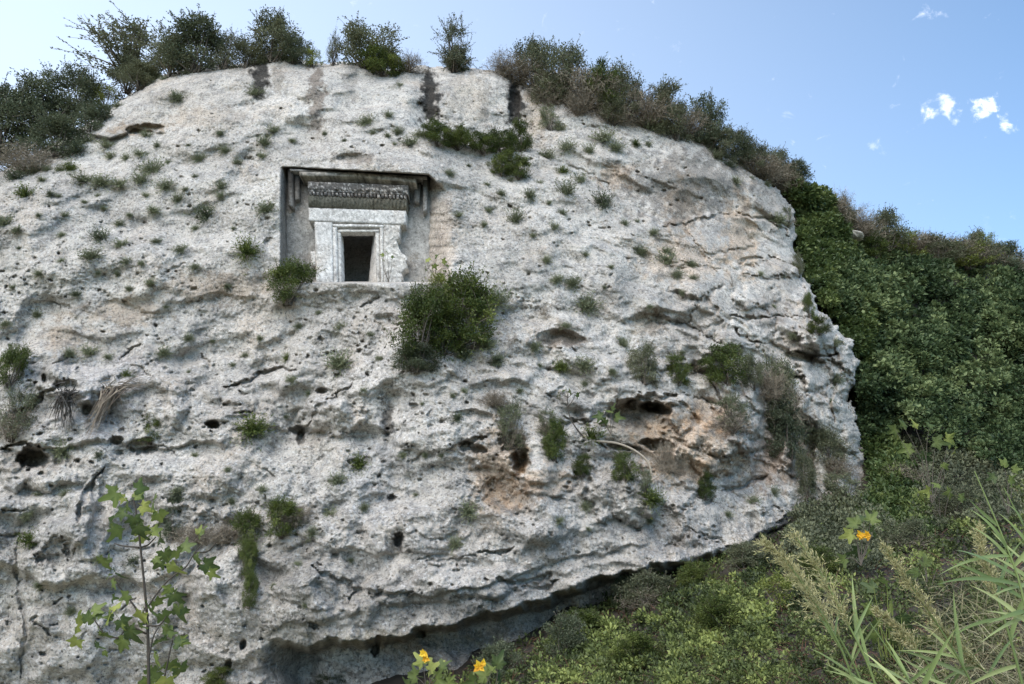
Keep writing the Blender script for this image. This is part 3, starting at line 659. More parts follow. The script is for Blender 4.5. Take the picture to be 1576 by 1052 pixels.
tag(link('hillside', mesh_np('hillside', HPf, HF, M['soil'], smooth=True)), 'steep bank and hillside rising right of the cliff', kind='structure')

def scatter(n, region, dn=None):
    """Random photo positions inside region with local density dn."""
    out = []
    P0 = np.array(region, float); lo, hi = P0.min(0), P0.max(0); got = 0
    while got < n:
        a = rng.uniform(lo[0], hi[0], n*3); b = rng.uniform(lo[1], hi[1], n*3)
        k = poly_inside(a, b, region)
        if dn is not None: k &= rng.random(len(a)) < dn(a, b)
        out.append(np.stack([a[k], b[k]], 1)); got += k.sum()
    return np.concatenate(out)[:n]
def canopy(g, region, nl, per, r_px, leaf_px, off=.0, tbase=.35, tvar=.3, up=.5, flat=.75, mounds=40, mr_=42, mamp=.8, dn=None, loose=.5):
    """Leafy lobes heaped into mounds over the hillside: nl lobes, per leaves each."""
    c = scatter(nl, region, dn); yb_ = hillY(c[:, 0], c[:, 1]); m = np.array([mpp(a, b, y) for (a, b), y in zip(c, yb_)])
    mc = scatter(mounds, region); mrr = mr_*rng.uniform(.6, 1.4, mounds); mt = rng.normal(0, .09, mounds)
    d2 = np.hypot(c[:, None, 0]-mc[None, :, 0], (c[:, None, 1]-mc[None, :, 1])*1.15)/mrr
    hgt = np.where(d2 < 1, np.sqrt(np.clip(1-d2**2, 0, 1)), 0)*mrr; km = hgt.argmax(1); hh = hgt.max(1)
    C = P(c[:, 0], c[:, 1], yb_-off-(mamp*hh-loose*r_px*rng.random(nl))*m); rad = r_px*m*rng.uniform(.55, 1.35, nl)
    lt = tbase+tvar*fbm(c[:, 0]/60., c[:, 1]/60., 2, 151)+mt[km]+rng.normal(0, .13, nl)
    d = unit(rng.normal(size=(nl, per, 3))+np.array([0, -.55, .35])); rr = rng.random((nl, per, 1))**.35
    Q = C[:, None]+d*rr*rad[:, None, None]*np.array([1, 1, flat])
    D = d+np.array([0, -.2, up])*.6+rng.normal(0, .5, d.shape); Nn = unit(rng.normal(0, .45, d.shape)+np.array([0, -.45, .9])+.5*d)
    L = leaf_px*m[:, None]*rng.uniform(.6, 1.4, (nl, per))
    tint = np.clip(lt[:, None]+rng.normal(0, .13, (nl, per)), 0, 1)
    leaves(g, Q.reshape(-1, 3), D.reshape(-1, 3), Nn.reshape(-1, 3), L.ravel(), (L*.58).ravel(), tint.ravel())

# dense broad-leaved thicket on the hillside
g = Geo()
canopy(g, [(1245, 330), (1330, 384), (1420, 400), (1500, 408), (1640, 436), (1900, 470), (1900, 740), (1576, 730), (1470, 690), (1400, 650), (1320, 600), (1300, 500), (1240, 440), (1215, 380)], 3000, 56, 8.5, 5.2, off=.2, mounds=52, mr_=46, mamp=1.9, loose=2.6, tvar=.35, tbase=.38)
canopy(g, [(1300, 420), (1420, 410), (1560, 450), (1680, 560), (1560, 650), (1400, 640), (1340, 540)], 420, 44, 9, 6.2, off=1.3, mounds=26, mr_=40, mamp=1.6, loose=2.6, tvar=.3, tbase=.6)
canopy(g, [(1200, 285), (1260, 300), (1330, 400), (1400, 500), (1400, 640), (1330, 700), (1320, 560), (1280, 440)], 500, 36, 9, 6.2, off=.7, tbase=.5, mounds=30, mr_=30, loose=1.6)
canopy(g, [(1850, 470), (2190, 500), (2190, 900), (1750, 820), (1800, 700)], 500, 40, 16, 9, off=.2, mounds=30, mr_=50, mamp=1.2)
tag(link('thicket', g.mesh('thicket', M['thicket'])), 'dense dark green broad leaved thicket covering the hillside right of the cliff', kind='stuff')
g = Geo()
canopy(g, [(1195, 272), (1240, 280), (1275, 300), (1300, 350), (1330, 420), (1345, 500), (1335, 560), (1305, 540), (1280, 480), (1245, 440), (1235, 400), (1225, 370), (1228, 330)], 860, 50, 8, 5.4, off=1.5, tbase=.5, mounds=26, mr_=26, mamp=1.5, loose=2.2)
tag(link('ivy', g.mesh('ivy', M['ivy'])), 'bright green ivy climbing between the cliff edge and the thicket', kind='stuff')
g = Geo()
canopy(g, [(1310, 600), (1340, 620), (1380, 680), (1420, 760), (1440, 830), (1360, 850), (1310, 800), (1345, 740), (1330, 670)], 420, 36, 9, 6.5, off=.5, tbase=.55, mounds=16, mr_=26)
tag(link('ground_ivy', g.mesh('ground_ivy', M['ivy'])), 'fresh green leafy ground cover at the right foot of the cliff', kind='stuff')
# brambles over the bank
g = Geo()
BR_R = [(620, 1075), (760, 1010), (850, 965), (960, 915), (1060, 872), (1150, 845), (1250, 800), (1330, 770), (1420, 790), (1560, 730), (1700, 740), (1750, 1150), (620, 1150)]
BD = lambda a, b: np.clip(.55+1.1*fbm(a/38., b/30., 4, 171, .6), .2, 1)
canopy(g, BR_R, 3300, 40, 12, 5.4, off=.1, tbase=.38, tvar=.45, flat=.9, mounds=110, mr_=44, mamp=.6, loose=1.4, dn=BD)
canopy(g, [(820, 1075), (830, 990), (960, 950), (1080, 900), (1180, 880), (1200, 1075)], 420, 34, 13, 6.0, off=.3, tbase=.52, tvar=.5, mounds=20, mr_=50, dn=BD)
canopy(g, [(1740, 740), (1850, 800), (2190, 880), (2190, 1150), (1750, 1150)], 700, 40, 22, 10, off=.1, mounds=30, mr_=60, mamp=.6)
canopy(g, [(280, 1130), (620, 1070), (620, 1180), (280, 1180)], 160, 40, 18, 7, off=.1, mounds=10)
tag(link('brambles', g.mesh('brambles', M['bramble'])), 'tangle of brambles covering the bank in the lower right', kind='stuff')
g = Geo()
c = scatter(9000, BR_R); B = P(c[:, 0], c[:, 1], hillY(c[:, 0], c[:, 1])-.15); m = hillY(c[:, 0], c[:, 1])/1147
blades(g, B, rng.normal(0, 1, B.shape)+np.array([0, -.3, .5]), .5, 34*m*rng.uniform(.3, 1.3, len(m)), 1.0*m, rng.uniform(0, .6, len(m)), k=4)
tag(link('bramble_stems', g.mesh('bramble_stems', M['stem'])), 'brown bramble stems and dead twigs among the leaves on the bank', kind='stuff')
g = Geo()                                            # scrub between thicket and brambles
canopy(g, [(1390, 670), (1500, 700), (1700, 730), (1700, 800), (1480, 800), (1420, 820), (1390, 760)], 600, 36, 12, 5, off=.3, tbase=.35, mounds=20, mr_=34)
canopy(g, [(1240, 760), (1300, 760), (1350, 790), (1400, 830), (1330, 880), (1200, 850)], 330, 40, 12, 5, off=.5, tbase=.35)
tag(link('low_scrub', g.mesh('low_scrub', M['olive'])), 'dull olive low scrub at the edge between thicket and brambles', kind='stuff')
g = Geo()                                            # dry ridge grass
c = scatter(2600, [(1255, 290), (1300, 330), (1340, 352), (1400, 362), (1460, 372), (1530, 380), (1640, 410), (1640, 435), (1500, 400), (1400, 385), (1330, 372), (1290, 350)])
B = P(c[:, 0], c[:, 1], hillY(c[:, 0], c[:, 1])-.2); blades(g, B, rng.normal(0, .5, B.shape)+np.array([0, 0, 1.]), .2, rng.uniform(.4, 1.1, len(B)), .05, rng.random(len(B)))
tag(link('dry_grass', g.mesh('dry_grass', M['dry'])), 'dry brown grass and twigs along the far ridge', kind='stuff')

# ------------------------------------------------------------------ shrub prototypes (unit height)
def proto_bush(name, seed, mat, nl=2400, lobes=24, lr=(.10, .17), leaf=.04, twigs=40, tw=(.06, .16), spread=.5, stems=14, bark='bark', slim=.5, tv=.13):
    rs = np.random.default_rng(seed)
    g = Geo(); b = Geo()
    a = rs.uniform(0, 2*math.pi, lobes); z = rs.uniform(.02, .88, lobes)
    q = spread*.8*rs.random(lobes)**.5*np.sqrt(np.clip(1-((z-.28)/.70)**2, .05, 1))*rs.uniform(.75, 1.1, lobes)
    C = np.stack([q*np.cos(a), q*np.sin(a), z], 1); rad = rs.uniform(*lr, lobes)
    k = rs.integers(0, lobes, nl); d = unit(rs.normal(size=(nl, 3))+np.array([0, 0, .2]))
    Q = C[k]+d*(rs.random((nl, 1))**.5)*rad[k][:, None]*rs.uniform(.7, 1.25, (nl, 1))
    Q[:, 2] = np.abs(Q[:, 2])
    lt = rs.normal(.42, .13, lobes)
    leaves(g, Q, d+rs.normal(0, .8, d.shape)+np.array([0, 0, .4]), unit(rs.normal(0, .6, d.shape)+np.array([0, 0, 1.])), leaf*rs.uniform(.6, 1.3, nl), leaf*slim*rs.uniform(.8, 1.2, nl), np.clip(lt[k]+rs.normal(0, tv, nl), 0, 1))
    for i in range(stems):
        c = C[i % lobes]; tube(b, bez((rs.normal(0, .03), rs.normal(0, .03), -.06), c*np.array([.5, .5, .4])+rs.normal(0, .06, 3), c, 6), .014, .005, rs.random(), 4)
    for i in range(twigs):
        c = C[rs.integers(lobes)]; dd = unit((c-np.array([0, 0, .3]))*.6+rs.normal(0, .35, 3)+np.array([0, 0, .25])); L = rs.uniform(*tw)
        s = c+dd*.05; e_ = s+dd*(L+.1)+rs.normal(0, .02, 3); mid = (s+e_)/2+rs.normal(0, .03, 3)
        tube(b, bez(s, mid, e_, 4), .004, .0015, rs.random(), 3)
        m_ = 14; t = rs.random((m_, 1))*1.02; pq = (1-t)**2*s+2*t*(1-t)*mid+t*t*e_+rs.normal(0, .006, (m_, 3))
        leaves(g, pq, dd+rs.normal(0, .9, (m_, 3)), unit(rs.normal(0, .6, (m_, 3))+np.array([0, 0, 1.])), leaf*rs.uniform(.5, 1.1, m_), leaf*slim*.9, np.clip(rs.normal(.5, .15, m_), 0, 1))
    return g.mesh(name+'_foliage', mat), b.mesh(name+'_branches', M[bark])
def proto_dry(name, seed, n=420, matl='dry'):
    """Rounded bush of leafless twigs branching twice."""
    rs = np.random.default_rng(seed); b = Geo(); n1 = max(14, n//9)
    d = unit(rs.normal(0, .55, (n1, 3))+np.array([0, 0, .6])); d[:, 2] = np.abs(d[:, 2])*.95
    blades(b, rs.normal(0, .03, (n1, 3)), d, .15, rs.uniform(.4, .7, n1), .014, rs.random(n1), k=4)
    k = rs.integers(0, n1, n); t = rs.uniform(.15, .6, (n, 1)); B = d[k]*t+rs.normal(0, .03, (n, 3)); d2 = unit(d[k]+rs.normal(0, .7, (n, 3))+np.array([0, 0, .15]))
    L2 = rs.uniform(.12, .34, n); blades(b, B, d2, rs.uniform(-.2, .5, n), L2, .008, rs.random(n), k=3)
    m_ = n*5; k = rs.integers(0, n, m_); t = rs.uniform(.2, 1, (m_, 1)); B3 = B[k]+d2[k]*t*L2[k][:, None]
    blades(b, B3, unit(d2[k]*.4+rs.normal(0, .8, (m_, 3))+np.array([0, 0, .1])), rs.uniform(-.3, .5, m_), rs.uniform(.04, .12, m_), .006, rs.random(m_), k=2)
    return b.mesh(name, M[matl])
def proto_tuft(name, seed, mat, n=170, leafy=True):
    """Small cushion of stems growing out of the rock."""
    rs = np.random.default_rng(seed); g = Geo()
    B = rs.normal(0, .10, (n, 3)); B[:, 2] = np.abs(B[:, 2])*.6
    d = unit(rs.normal(0, .62, (n, 3))+np.array([0, -.1, .6])); L = rs.uniform(.3, .85, n)
    blades(g, B, d, .12, L, .022, np.clip(rs.normal(.3, .15, n), 0, 1), k=2)
    m_ = n*5; k = rs.integers(0, n, m_); t = rs.uniform(.25, 1, (m_, 1))
    Q = B[k]+d[k]*L[k][:, None]*t
    leaves(g, Q, d[k]+rs.normal(0, .6, (m_, 3)), rs.normal(0, .6, (m_, 3))+np.array([0, 0, 1.]), rs.uniform(.06, .13, m_), rs.uniform(.025, .05, m_), np.clip(rs.normal(.35, .16, m_)+.3*t[:, 0]*.8, 0, 1))
    return g.mesh(name, mat)
PB = {
 'dark': [proto_bush('dark_bush', s, M['dark'], nl=7600, lobes=44, twigs=80, leaf=.038) for s in (1, 2, 3)],
 'olive': [proto_bush('olive_bush', s, M['olive'], nl=7000, lobes=44, twigs=80, leaf=.036) for s in (4, 5, 6)],
 'green': [proto_bush('green_bush', s, M['green'], nl=8200, lobes=52, lr=(.09, .15), twigs=110, leaf=.036) for s in (7, 8, 9)],
 'airy': [proto_bush('airy_tree', s, M['olive'], nl=3000, lobes=44, lr=(.05, .11), twigs=150, tw=(.08, .22), leaf=.036, stems=34) for s in (10, 11)],
 'grey': [proto_bush('grey_bush', s, M['grey'], nl=4200, lobes=40, lr=(.07, .13), twigs=100, leaf=.034, stems=24) for s in (12, 13)],
 'yellow': [proto_bush('yellow_bush', s, M['yellow'], nl=2400, lobes=22, twigs=40, leaf=.05) for s in (14,)],
}
DRY = [proto_dry('dry_bush', s) for s in (21, 22, 23)]
TF = {'g': [proto_tuft('grey_tuft', s, M['grey']) for s in range(31, 36)], 'b': [proto_tuft('green_tuft', s, M['green'], 190) for s in (41, 42, 43)],
      'k': [proto_tuft('dark_tuft', s, M['dark'], 150) for s in (51, 52)], 'd': [proto_dry('dry_tuft', s, 120) for s in (61, 62, 63)]}

def bush(u, v, w, h, kind, label, cat='bush', group=None, Yp=None, name=None, tilt=(0, 0), sink=.06, dry=True):
    Y0 = Yp if Yp is not None else cliffY(u, v)
    m = mpp(u, v, Y0); r = random.random
    t = empty(name or {'airy': 'olive_tree'}.get(kind, 'bush'), P(u, v, Y0).tolist())
    t.rotation_euler = (tilt[0], tilt[1], r()*6.28); t.scale = (w*m, w*m*.85, h*m)
    tag(t, label, cat, group)
    if kind == 'dry':
        link('twigs', random.choice(DRY), t); link('twigs', random.choice(DRY), t).rotation_euler = (0, 0, 1.7)
    else:
        f_, b_ = random.choice(PB[kind]); link('foliage', f_, t); link('branches', b_, t)
        if kind in ('olive', 'grey') and r() < .5: o = link('dead_twigs', random.choice(DRY), t); o.scale = (.85, .85, .85)
    return t
G1 = 'bushes along the crest of the cliff'
crest = [
 (0, 235, 130, 105, 'dark', 'dark bush at the far left end of the crest, cut by the picture edge'),
 (58, 205, 110, 92, 'dark', 'dark bush second from the left on the sloping crest'),
 (110, 180, 95, 80, 'dark', 'dark bush on the sloping crest just left of the yellow green bush'),
 (38, 262, 80, 56, 'dry', 'grey brown twiggy dry bush low at the left edge of the cliff'),
 (163, 162, 48, 34, 'yellow', 'small yellow green bush on the left slope of the crest'),
 (196, 134, 85, 62, 'olive', 'low olive green bush beneath the tall airy tree on the left crest'),
 (200, 108, 150, 72, 'airy', 'tall airy pale leaved tree on the left part of the crest'),
 (300, 104, 116, 76, 'dark', 'dark rounded tree on the crest right of the tall airy tree'),
 (258, 112, 80, 62, 'olive', 'olive bush squeezed between the tall airy tree and the dark rounded tree'),
 (345, 100, 42, 56, 'airy', 'slender leafy shrub at the right shoulder of the dark rounded tree'),
 (228, 118, 46, 24, 'green', 'low green bush on the rock edge under the olive bush at left crest'),
 (418, 90, 104, 68, 'olive', 'grey green domed tree above the dark stain on the rounded rock top'),
 (452, 92, 64, 40, 'dark', 'dark low bush leaning right of the grey green domed tree'),
 (480, 97, 34, 26, 'yellow', 'small yellow green bush on the rock just left of the second rounded tree'),
 (512, 94, 26, 52, 'airy', 'thin sparse sapling between the domed tree and the tree above the tomb'),
 (560, 98, 108, 64, 'olive', 'rounded olive tree on the crest directly above the tomb'),
 (588, 112, 80, 40, 'green', 'low bright green bush hanging over the rock right of the rounded tree above the tomb'),
 (628, 106, 44, 34, 'dry', 'dry brown bush between the tree above the tomb and the lone airy tree'),
 (700, 104, 76, 78, 'airy', 'lone airy tree standing apart in the middle of the crest'),
 (702, 105, 50, 34, 'dark', 'dark shrub around the foot of the lone airy tree'),
 (775, 112, 56, 42, 'dry', 'dry brown bush just right of the lone airy tree'),
 (822, 128, 90, 66, 'olive', 'first olive bush of the long bank of bushes right of the crest'),
 (800, 124, 60, 44, 'dry', 'dry twiggy bush above the tall black water stain'),
 (868, 150, 100, 86, 'olive', 'large olive bush rising above the tall black stain right side'),
 (905, 162, 90, 74, 'dry', 'brown twiggy bush in the long bank of crest bushes'),
 (925, 170, 84, 78, 'green', 'fresh green bush in the middle of the long bank of crest bushes'),
 (960, 182, 90, 82, 'olive', 'olive bush with dry twigs toward the right end of the bank'),
 (995, 192, 80, 66, 'dry', 'brown dry bush low in the bank at its right end'),
 (1020, 194, 84, 66, 'olive', 'olive bush at the right end of the bank just before the dark tree'),
 (1058, 206, 60, 50, 'dry', 'dry bush left of the dark tree on the right crest'),
 (1092, 222, 78, 78, 'dark', 'dark tree standing up from the right slope of the crest'),
 (1130, 244, 66, 48, 'dark', 'dark low bush at the right foot of the dark crest tree'),
 (1160, 262, 66, 50, 'olive', 'first olive bush on the slope below the dark crest tree'),
 (1196, 276, 66, 50, 'olive', 'second olive bush on the slope beside the top of the ivy'),
 (1176, 270, 56, 42, 'dry', 'dry twiggy bush on the slope between two olive bushes'),
 (1228, 286, 60, 40, 'dark', 'dark bush standing at the very top of the bright ivy'),
 (846, 194, 40, 36, 'grey', 'grey round bush on rock right of the tall black water stain'),
 (85, 238, 90, 60, 'dark', 'low dark bush filling the slope under the second bush from the left'), (140, 205, 70, 50, 'dark', 'low dark bush hugging the rock edge under the yellow green bush'),
 (215, 132, 70, 40, 'olive', 'low olive bush on the rock edge right under the tall airy tree'), (378, 98, 70, 44, 'olive', 'low olive bush between the slender shrub and the grey green domed tree'),
 (848, 160, 70, 50, 'olive', 'low olive bush right of the first bush in the long bank'), (1040, 210, 70, 60, 'olive', 'olive bush between the bank and the dark crest tree'), (890, 176, 60, 44, 'dry', 'low dry bush on the rock edge in the long bank'),
 (945, 190, 70, 50, 'olive', 'low olive bush on the rock edge in the long bank'), (1108, 240, 60, 50, 'olive', 'olive bush at the foot of the dark crest tree'), (1212, 290, 50, 40, 'olive', 'olive bush overlapping the top of the bright ivy'),
 (1150, 250, 40, 36, 'dry', 'small dry bush behind the olive bushes on the right slope'),
]
for c in crest:
    c = (c[0], c[1]+5, c[2]*1.12, c[3]*1.2)+c[4:]
    bush(*c, group=G1, Yp=min(cliffY(c[0], c[1]+4), float(cliffY0(c[0], c[1]+4))+2.0)+.2, cat='tree' if 'tree' in c[5].split(' on ')[0].split(' above ')[0].split(' stand')[0] or 'sapling' in c[5] else 'bush')
ridge = [
 (1285, 335, 60, 50, 'dry', 'grey brown leafless bush on the ridge right of the ivy top'), (1318, 362, 66, 46, 'dry', 'dry brown bush filling the dip of the ridge above the thicket'),
 (1368, 376, 76, 46, 'olive', 'pale olive bush on the far ridge left of the yellow flowering bush'), (1412, 382, 60, 30, 'dry', 'low dry bush between the pale olive and the next ridge bush'),
 (1462, 388, 64, 28, 'dry', 'low dry bush in the middle of the far ridge'), (1512, 396, 56, 36, 'olive', 'olive bush under the yellow flowering crown on the far ridge'),
 (1514, 376, 44, 20, 'yellow', 'yellow flowering bush top on the far ridge at right'), (1552, 408, 56, 34, 'dark', 'dark bush on the ridge at the right picture edge'),
 (1395, 392, 70, 34, 'yellow', 'yellow green low bush on the far ridge right of the pale olive one'), (1440, 402, 80, 34, 'olive', 'olive bush on the far ridge above the middle of the thicket'),
 (1490, 404, 70, 30, 'yellow', 'yellow green bush left of the yellow flowering bush'), (1345, 392, 60, 34, 'green', 'green bush below the ridge dip at the thicket top'), (1300, 350, 50, 40, 'olive', 'olive bush beside the leafless grey brown ridge bush'),
 (1340, 372, 40, 30, 'olive', 'small olive bush at the left foot of the pale ridge bush')]
for c in ridge:
    c = (c[0], c[1]+8, c[2]*1.15, c[3]*1.45)+c[4:]
    bush(*c, group='bushes along the far ridge', Yp=float(hillY(c[0], c[1]))-1.2)

big = [
 (447, 462, 84, 72, 'green', 'dark green dense bush at the lower left corner of the tomb niche'),
 (648, 545, 104, 118, 'green', 'left half of the large twin bush below the tomb, the darker one'),
 (710, 528, 118, 118, 'green', 'right half of the large twin bush below the tomb, the fuller one'),
 (678, 462, 56, 44, 'yellow', 'yellow green leafy bush above the twin bush at the niche right corner'),
 (684, 540, 90, 70, 'green', 'middle of the large twin bush below the tomb, filling its foot'),
 (640, 568, 84, 40, 'dark', 'dark low bush beneath the large twin bush'),
 (14, 590, 60, 66, 'green', 'bright green bush at the left picture edge'), (18, 672, 80, 76, 'grey', 'grey green grassy bush at the left edge under the bright green bush'),
 (230, 678, 56, 44, 'green', 'bright green bush between the pale hanging roots and the fig sapling'),
 (266, 830, 50, 72, 'dark', 'dark upright bush right behind the top of the fig sapling'),
 (375, 836, 54, 54, 'green', 'green bush at the head of the trailing green growth'), (432, 822, 72, 58, 'green', 'broad green bush right of the trailing green growth'), (452, 806, 52, 46, 'dry', 'dry bush behind the broad green bush in lower left'),
 (350, 832, 50, 40, 'dry', 'dark dry twigs between the fig sapling and the trailing growth'),
 (300, 832, 56, 40, 'dry', 'dry twiggy bush just right of the fig sapling top'),
 (378, 882, 34, 56, 'green', 'upper strand of green growth trailing down the rock'), (384, 930, 28, 52, 'green', 'lower strand of green growth trailing down the rock'),
 (784, 690, 66, 72, 'grey', 'grey twiggy bush above the dark round hole'), (760, 622, 40, 34, 'dry', 'brown dry bush up left of the grey twiggy bush'),
 (855, 706, 54, 62, 'green', 'dense green bush right of the dark round hole'), (846, 668, 46, 40, 'grey', 'thin grey bush behind the dense green bush'),
 (896, 728, 40, 30, 'green', 'small green bush right of and below the dense green bush'), (962, 738, 48, 44, 'green', 'green bush hanging below the curved woody vine'), (992, 762, 36, 40, 'grey', 'grey green bush below the end of the woody vine'),
 (992, 586, 62, 56, 'olive', 'olive bush with dry stems just above the cave hollow'), (1044, 588, 46, 44, 'green', 'green bush on the ledge between two larger ones above the cave'),
 (1072, 570, 50, 40, 'dry', 'dry twigs on the ledge left of the brightest bush'),
 (1118, 588, 76, 62, 'green', 'bright green bush on the ledge right of the cave hollow'), (1160, 594, 50, 50, 'olive', 'olive bush on the ledge between the bright bush and the long hanging bush'),
 (1206, 650, 84, 98, 'olive', 'upper part of the long bush hanging on the right face'), (1214, 700, 70, 84, 'dark', 'lower dark part of the long bush hanging on the right face'), (1184, 612, 56, 60, 'dry', 'dry left flank of the long bush hanging on the right face'),
 (1128, 660, 62, 54, 'grey', 'thin grey green bush on the face below the bright ledge bush'), (1030, 724, 44, 66, 'dry', 'dry bush hanging under the right end of the cave hollow'),
 (1086, 764, 40, 38, 'green', 'small bright green bush alone low on the face above the overhang'),
 (1274, 716, 64, 56, 'olive', 'olive bush under the white buttress at the right foot'), (1244, 760, 44, 60, 'olive', 'olive bush left of the lower right rock foot'), (1300, 770, 70, 44, 'grey', 'grey scrub at the lowest right rock'),
 (1290, 730, 50, 40, 'dry', 'dry bush on the right edge beside the white rock foot'), (1262, 790, 50, 50, 'olive', 'olive scrub where the right rock foot meets the brambles'),
 (673, 220, 58, 40, 'green', 'first green bush from the left on the ledge under the crest stains'), (705, 226, 56, 34, 'green', 'second green bush on the ledge under the crest stains'),
 (742, 232, 54, 34, 'green', 'third green bush on the ledge under the crest stains'), (770, 233, 52, 38, 'green', 'fourth green bush on the ledge under the crest stains'), (799, 232, 52, 50, 'green', 'rightmost green bush on the ledge under the crest stains'),
 (772, 266, 48, 38, 'green', 'left one of two green bushes just below the ledge'), (797, 272, 46, 38, 'green', 'right one of two green bushes just below the ledge'),
 (1260, 512, 46, 26, 'green', 'green bush on top of the bulging block at the right edge'), (1230, 425, 26, 40, 'olive', 'olive bush in the right edge of the cliff beside the ivy'), (1212, 348, 30, 34, 'grey', 'grey bush near the upper right shoulder of the cliff'), (1246, 484, 22, 40, 'green', 'narrow green bush at the right edge above the bulging block'),
 (336, 1052, 60, 26, 'green', 'green bush peeping in at the bottom edge right of the fig sapling'), (505, 1062, 60, 26, 'dark', 'dark bush peeping in at the bottom edge left of the yellow leaved plants'),
 (870, 1010, 80, 60, 'dark', 'dark bush in the shade under the overhang'), (960, 925, 60, 40, 'dark', 'dark green shrub hanging at the overhang near the brambles'), (770, 1040, 80, 50, 'dark', 'dark bush beside the yellow leaved plants in the shade'),
]
for c in big:
    yy = cliffY0(c[0], c[1]) if False else cliffY(c[0], min(c[1], 1150))
    if c[1] > 860 and c[0] > 700: yy = float(hillY(c[0], c[1]))-.2
    yy = min(yy, float(cliffY0(c[0], c[1]))+1.5) if c[1] < 860 else yy
    if c[4] == 'green' or c[1] > 560: c = (c[0], c[1]+3, c[2]*1.12, c[3]*1.1)+c[4:]
    bush(c[0], c[1], c[2], c[3], c[4], c[5], group='bushes growing on the cliff face', Yp=yy-.12, tilt=(0, 0))

for c in [(1000, 935, 90, 54, 'olive', 'olive shrub rising from the brambles at the overhang edge'), (1075, 905, 70, 42, 'green', 'green shrub in front of the rock base left of the reed plumes'),
          (1150, 880, 80, 46, 'olive', 'olive shrub at the rock base just above the leftmost reed plume'), (1265, 890, 80, 50, 'green', 'green shrub between the two reed plume groups'), (1400, 850, 90, 50, 'olive', 'olive shrub right of the orange flower'),
          (1480, 800, 90, 50, 'olive', 'olive shrub under the dark thicket near the right reeds'), (900, 985, 100, 50, 'green', 'green shrub in the brambles below the dark undercut'), (1110, 975, 120, 60, 'green', 'broad green shrub in the middle of the brambles'),
          (1200, 940, 90, 56, 'yellow', 'yellow green shrub in the brambles left of the plume stems'), (980, 1030, 120, 56, 'green', 'green shrub low in the brambles near the bottom edge'), (1380, 745, 70, 44, 'dry', 'dry brown bush beside the yellow green fig shoot')]:
    bush(*c, group='shrubs on the bramble bank', Yp=float(hillY(c[0], c[1])))

# ------------------------------------------------------------------ small tufts, one thing each
TU = """118,228,24 134,216,20 164,223,16 216,233,30 243,223,18 259,247,18 235,258,30 218,274,28 171,240,14 194,242,14 41,297,25 65,276,16 55,263,18 26,272,24 74,260,14 108,258,22 91,261,14 127,275,22 154,278,24
185,282,18 307,243,16 346,229,18 409,219,18 404,237,25 339,286,18 274,306,18 320,326,38 236,322,20 408,318,36 255,285,22 183,343,14 5,342,20 27,352,14 271,148,26 394,144,20 252,121,12 182,162,12 421,200,16 226,206,24
77,299,12 91,301,10 151,299,12 598,174,24 564,187,18 612,201,14 574,205,10 596,208,10 607,220,12 631,219,20 615,130,18 646,205,20 749,282,14 721,253,14 771,296,16 785,276,22 816,300,18 829,279,22 870,294,32 893,276,30
843,239,26 867,260,22 752,322,18 795,334,34 865,326,18 852,348,22 929,312,28 872,225,22 906,231,22 929,210,30 946,225,18 977,217,24 999,196,30 997,220,14 961,343,14 980,339,16 1006,354,20 862,197,20 845,311,8
118,450,18 277,380,28 380,384,30 142,392,26 187,376,18 195,399,24 151,419,12 180,419,16 219,404,12 199,443,12 233,433,16 58,484,14 8,496,20 158,363,32 137,541,18 168,546,22 252,543,16 195,574,26 377,546,12 442,548,24
524,558,30 524,499,28 390,656,34 449,585,16 474,604,12 98,692,28 152,698,20 358,560,10 291,570,12 106,543,14 327,524,10 901,468,28 857,428,18 881,434,16 763,460,34 958,528,20 900,560,28 865,560,36 824,534,16
764,552,26 713,544,26 751,530,22 942,570,18 569,513,14 583,550,10 697,608,14 900,589,12 607,561,16 634,557,14 518,734,34 554,713,20 655,699,12 703,640,24 913,668,28 986,385,28 1026,402,26 1062,407,14 1041,421,14 1067,427,12
1221,514,16 1284,524,20 1288,584,18 1278,616,22 1252,661,14 1029,203,20 1121,253,16 1113,239,12 1132,279,12 1155,273,12 1197,337,20 1026,386,16 43,790,22 45,828,24 271,752,20 404,752,14 356,770,16 507,790,28 459,866,14
205,860,22 720,784,26 699,836,18 905,812,8 1003,765,26 1204,423,14 1180,284,14 1070,214,22 1100,240,16 340,205,10 290,222,10 450,215,12 500,205,10 530,215,10 690,265,14 705,330,14 745,345,12 60,330,10 100,330,12 95,400,12
60,420,12 20,440,14 300,410,12 340,300,12 365,250,12 300,270,12 350,440,10 255,470,12 290,520,12 400,520,10 460,500,12 490,480,10 560,600,10 650,620,10 620,700,10 560,780,14 480,820,14 640,760,10 800,600,12 760,780,12 840,400,12 820,360,12 900,390,14
940,410,12 930,440,12 870,500,12 1000,470,14 1050,540,14 1170,420,10 1190,470,10 1150,560,12 1050,450,10 30,380,12 130,310,12 200,330,10 160,320,10 360,350,10 300,350,10 240,370,12 95,360,10 225,300,12 285,290,10
830,560,14 715,600,10 680,700,12 440,640,12 300,700,12 350,720,12 60,760,16 100,760,12 150,860,14 60,900,14 110,940,12 470,930,12 420,900,12 540,860,12 900,780,16 860,800,12 1000,800,14 1120,790,16 1160,770,14 1190,755,20"""
DRYSET = {(804, 466, 20), (838, 478, 26), (792, 523, 16), (761, 720, 24), (1126, 438, 18), (245, 410, 12), (560, 515, 12), (700, 690, 16), (735, 690, 22), (215, 590, 24), (70, 565, 18), (590, 620, 10), (1020, 690, 22), (640, 395, 14), (980, 255, 16), (905, 250, 14)}
tl = [tuple(map(int, s.split(','))) for s in TU.split()]
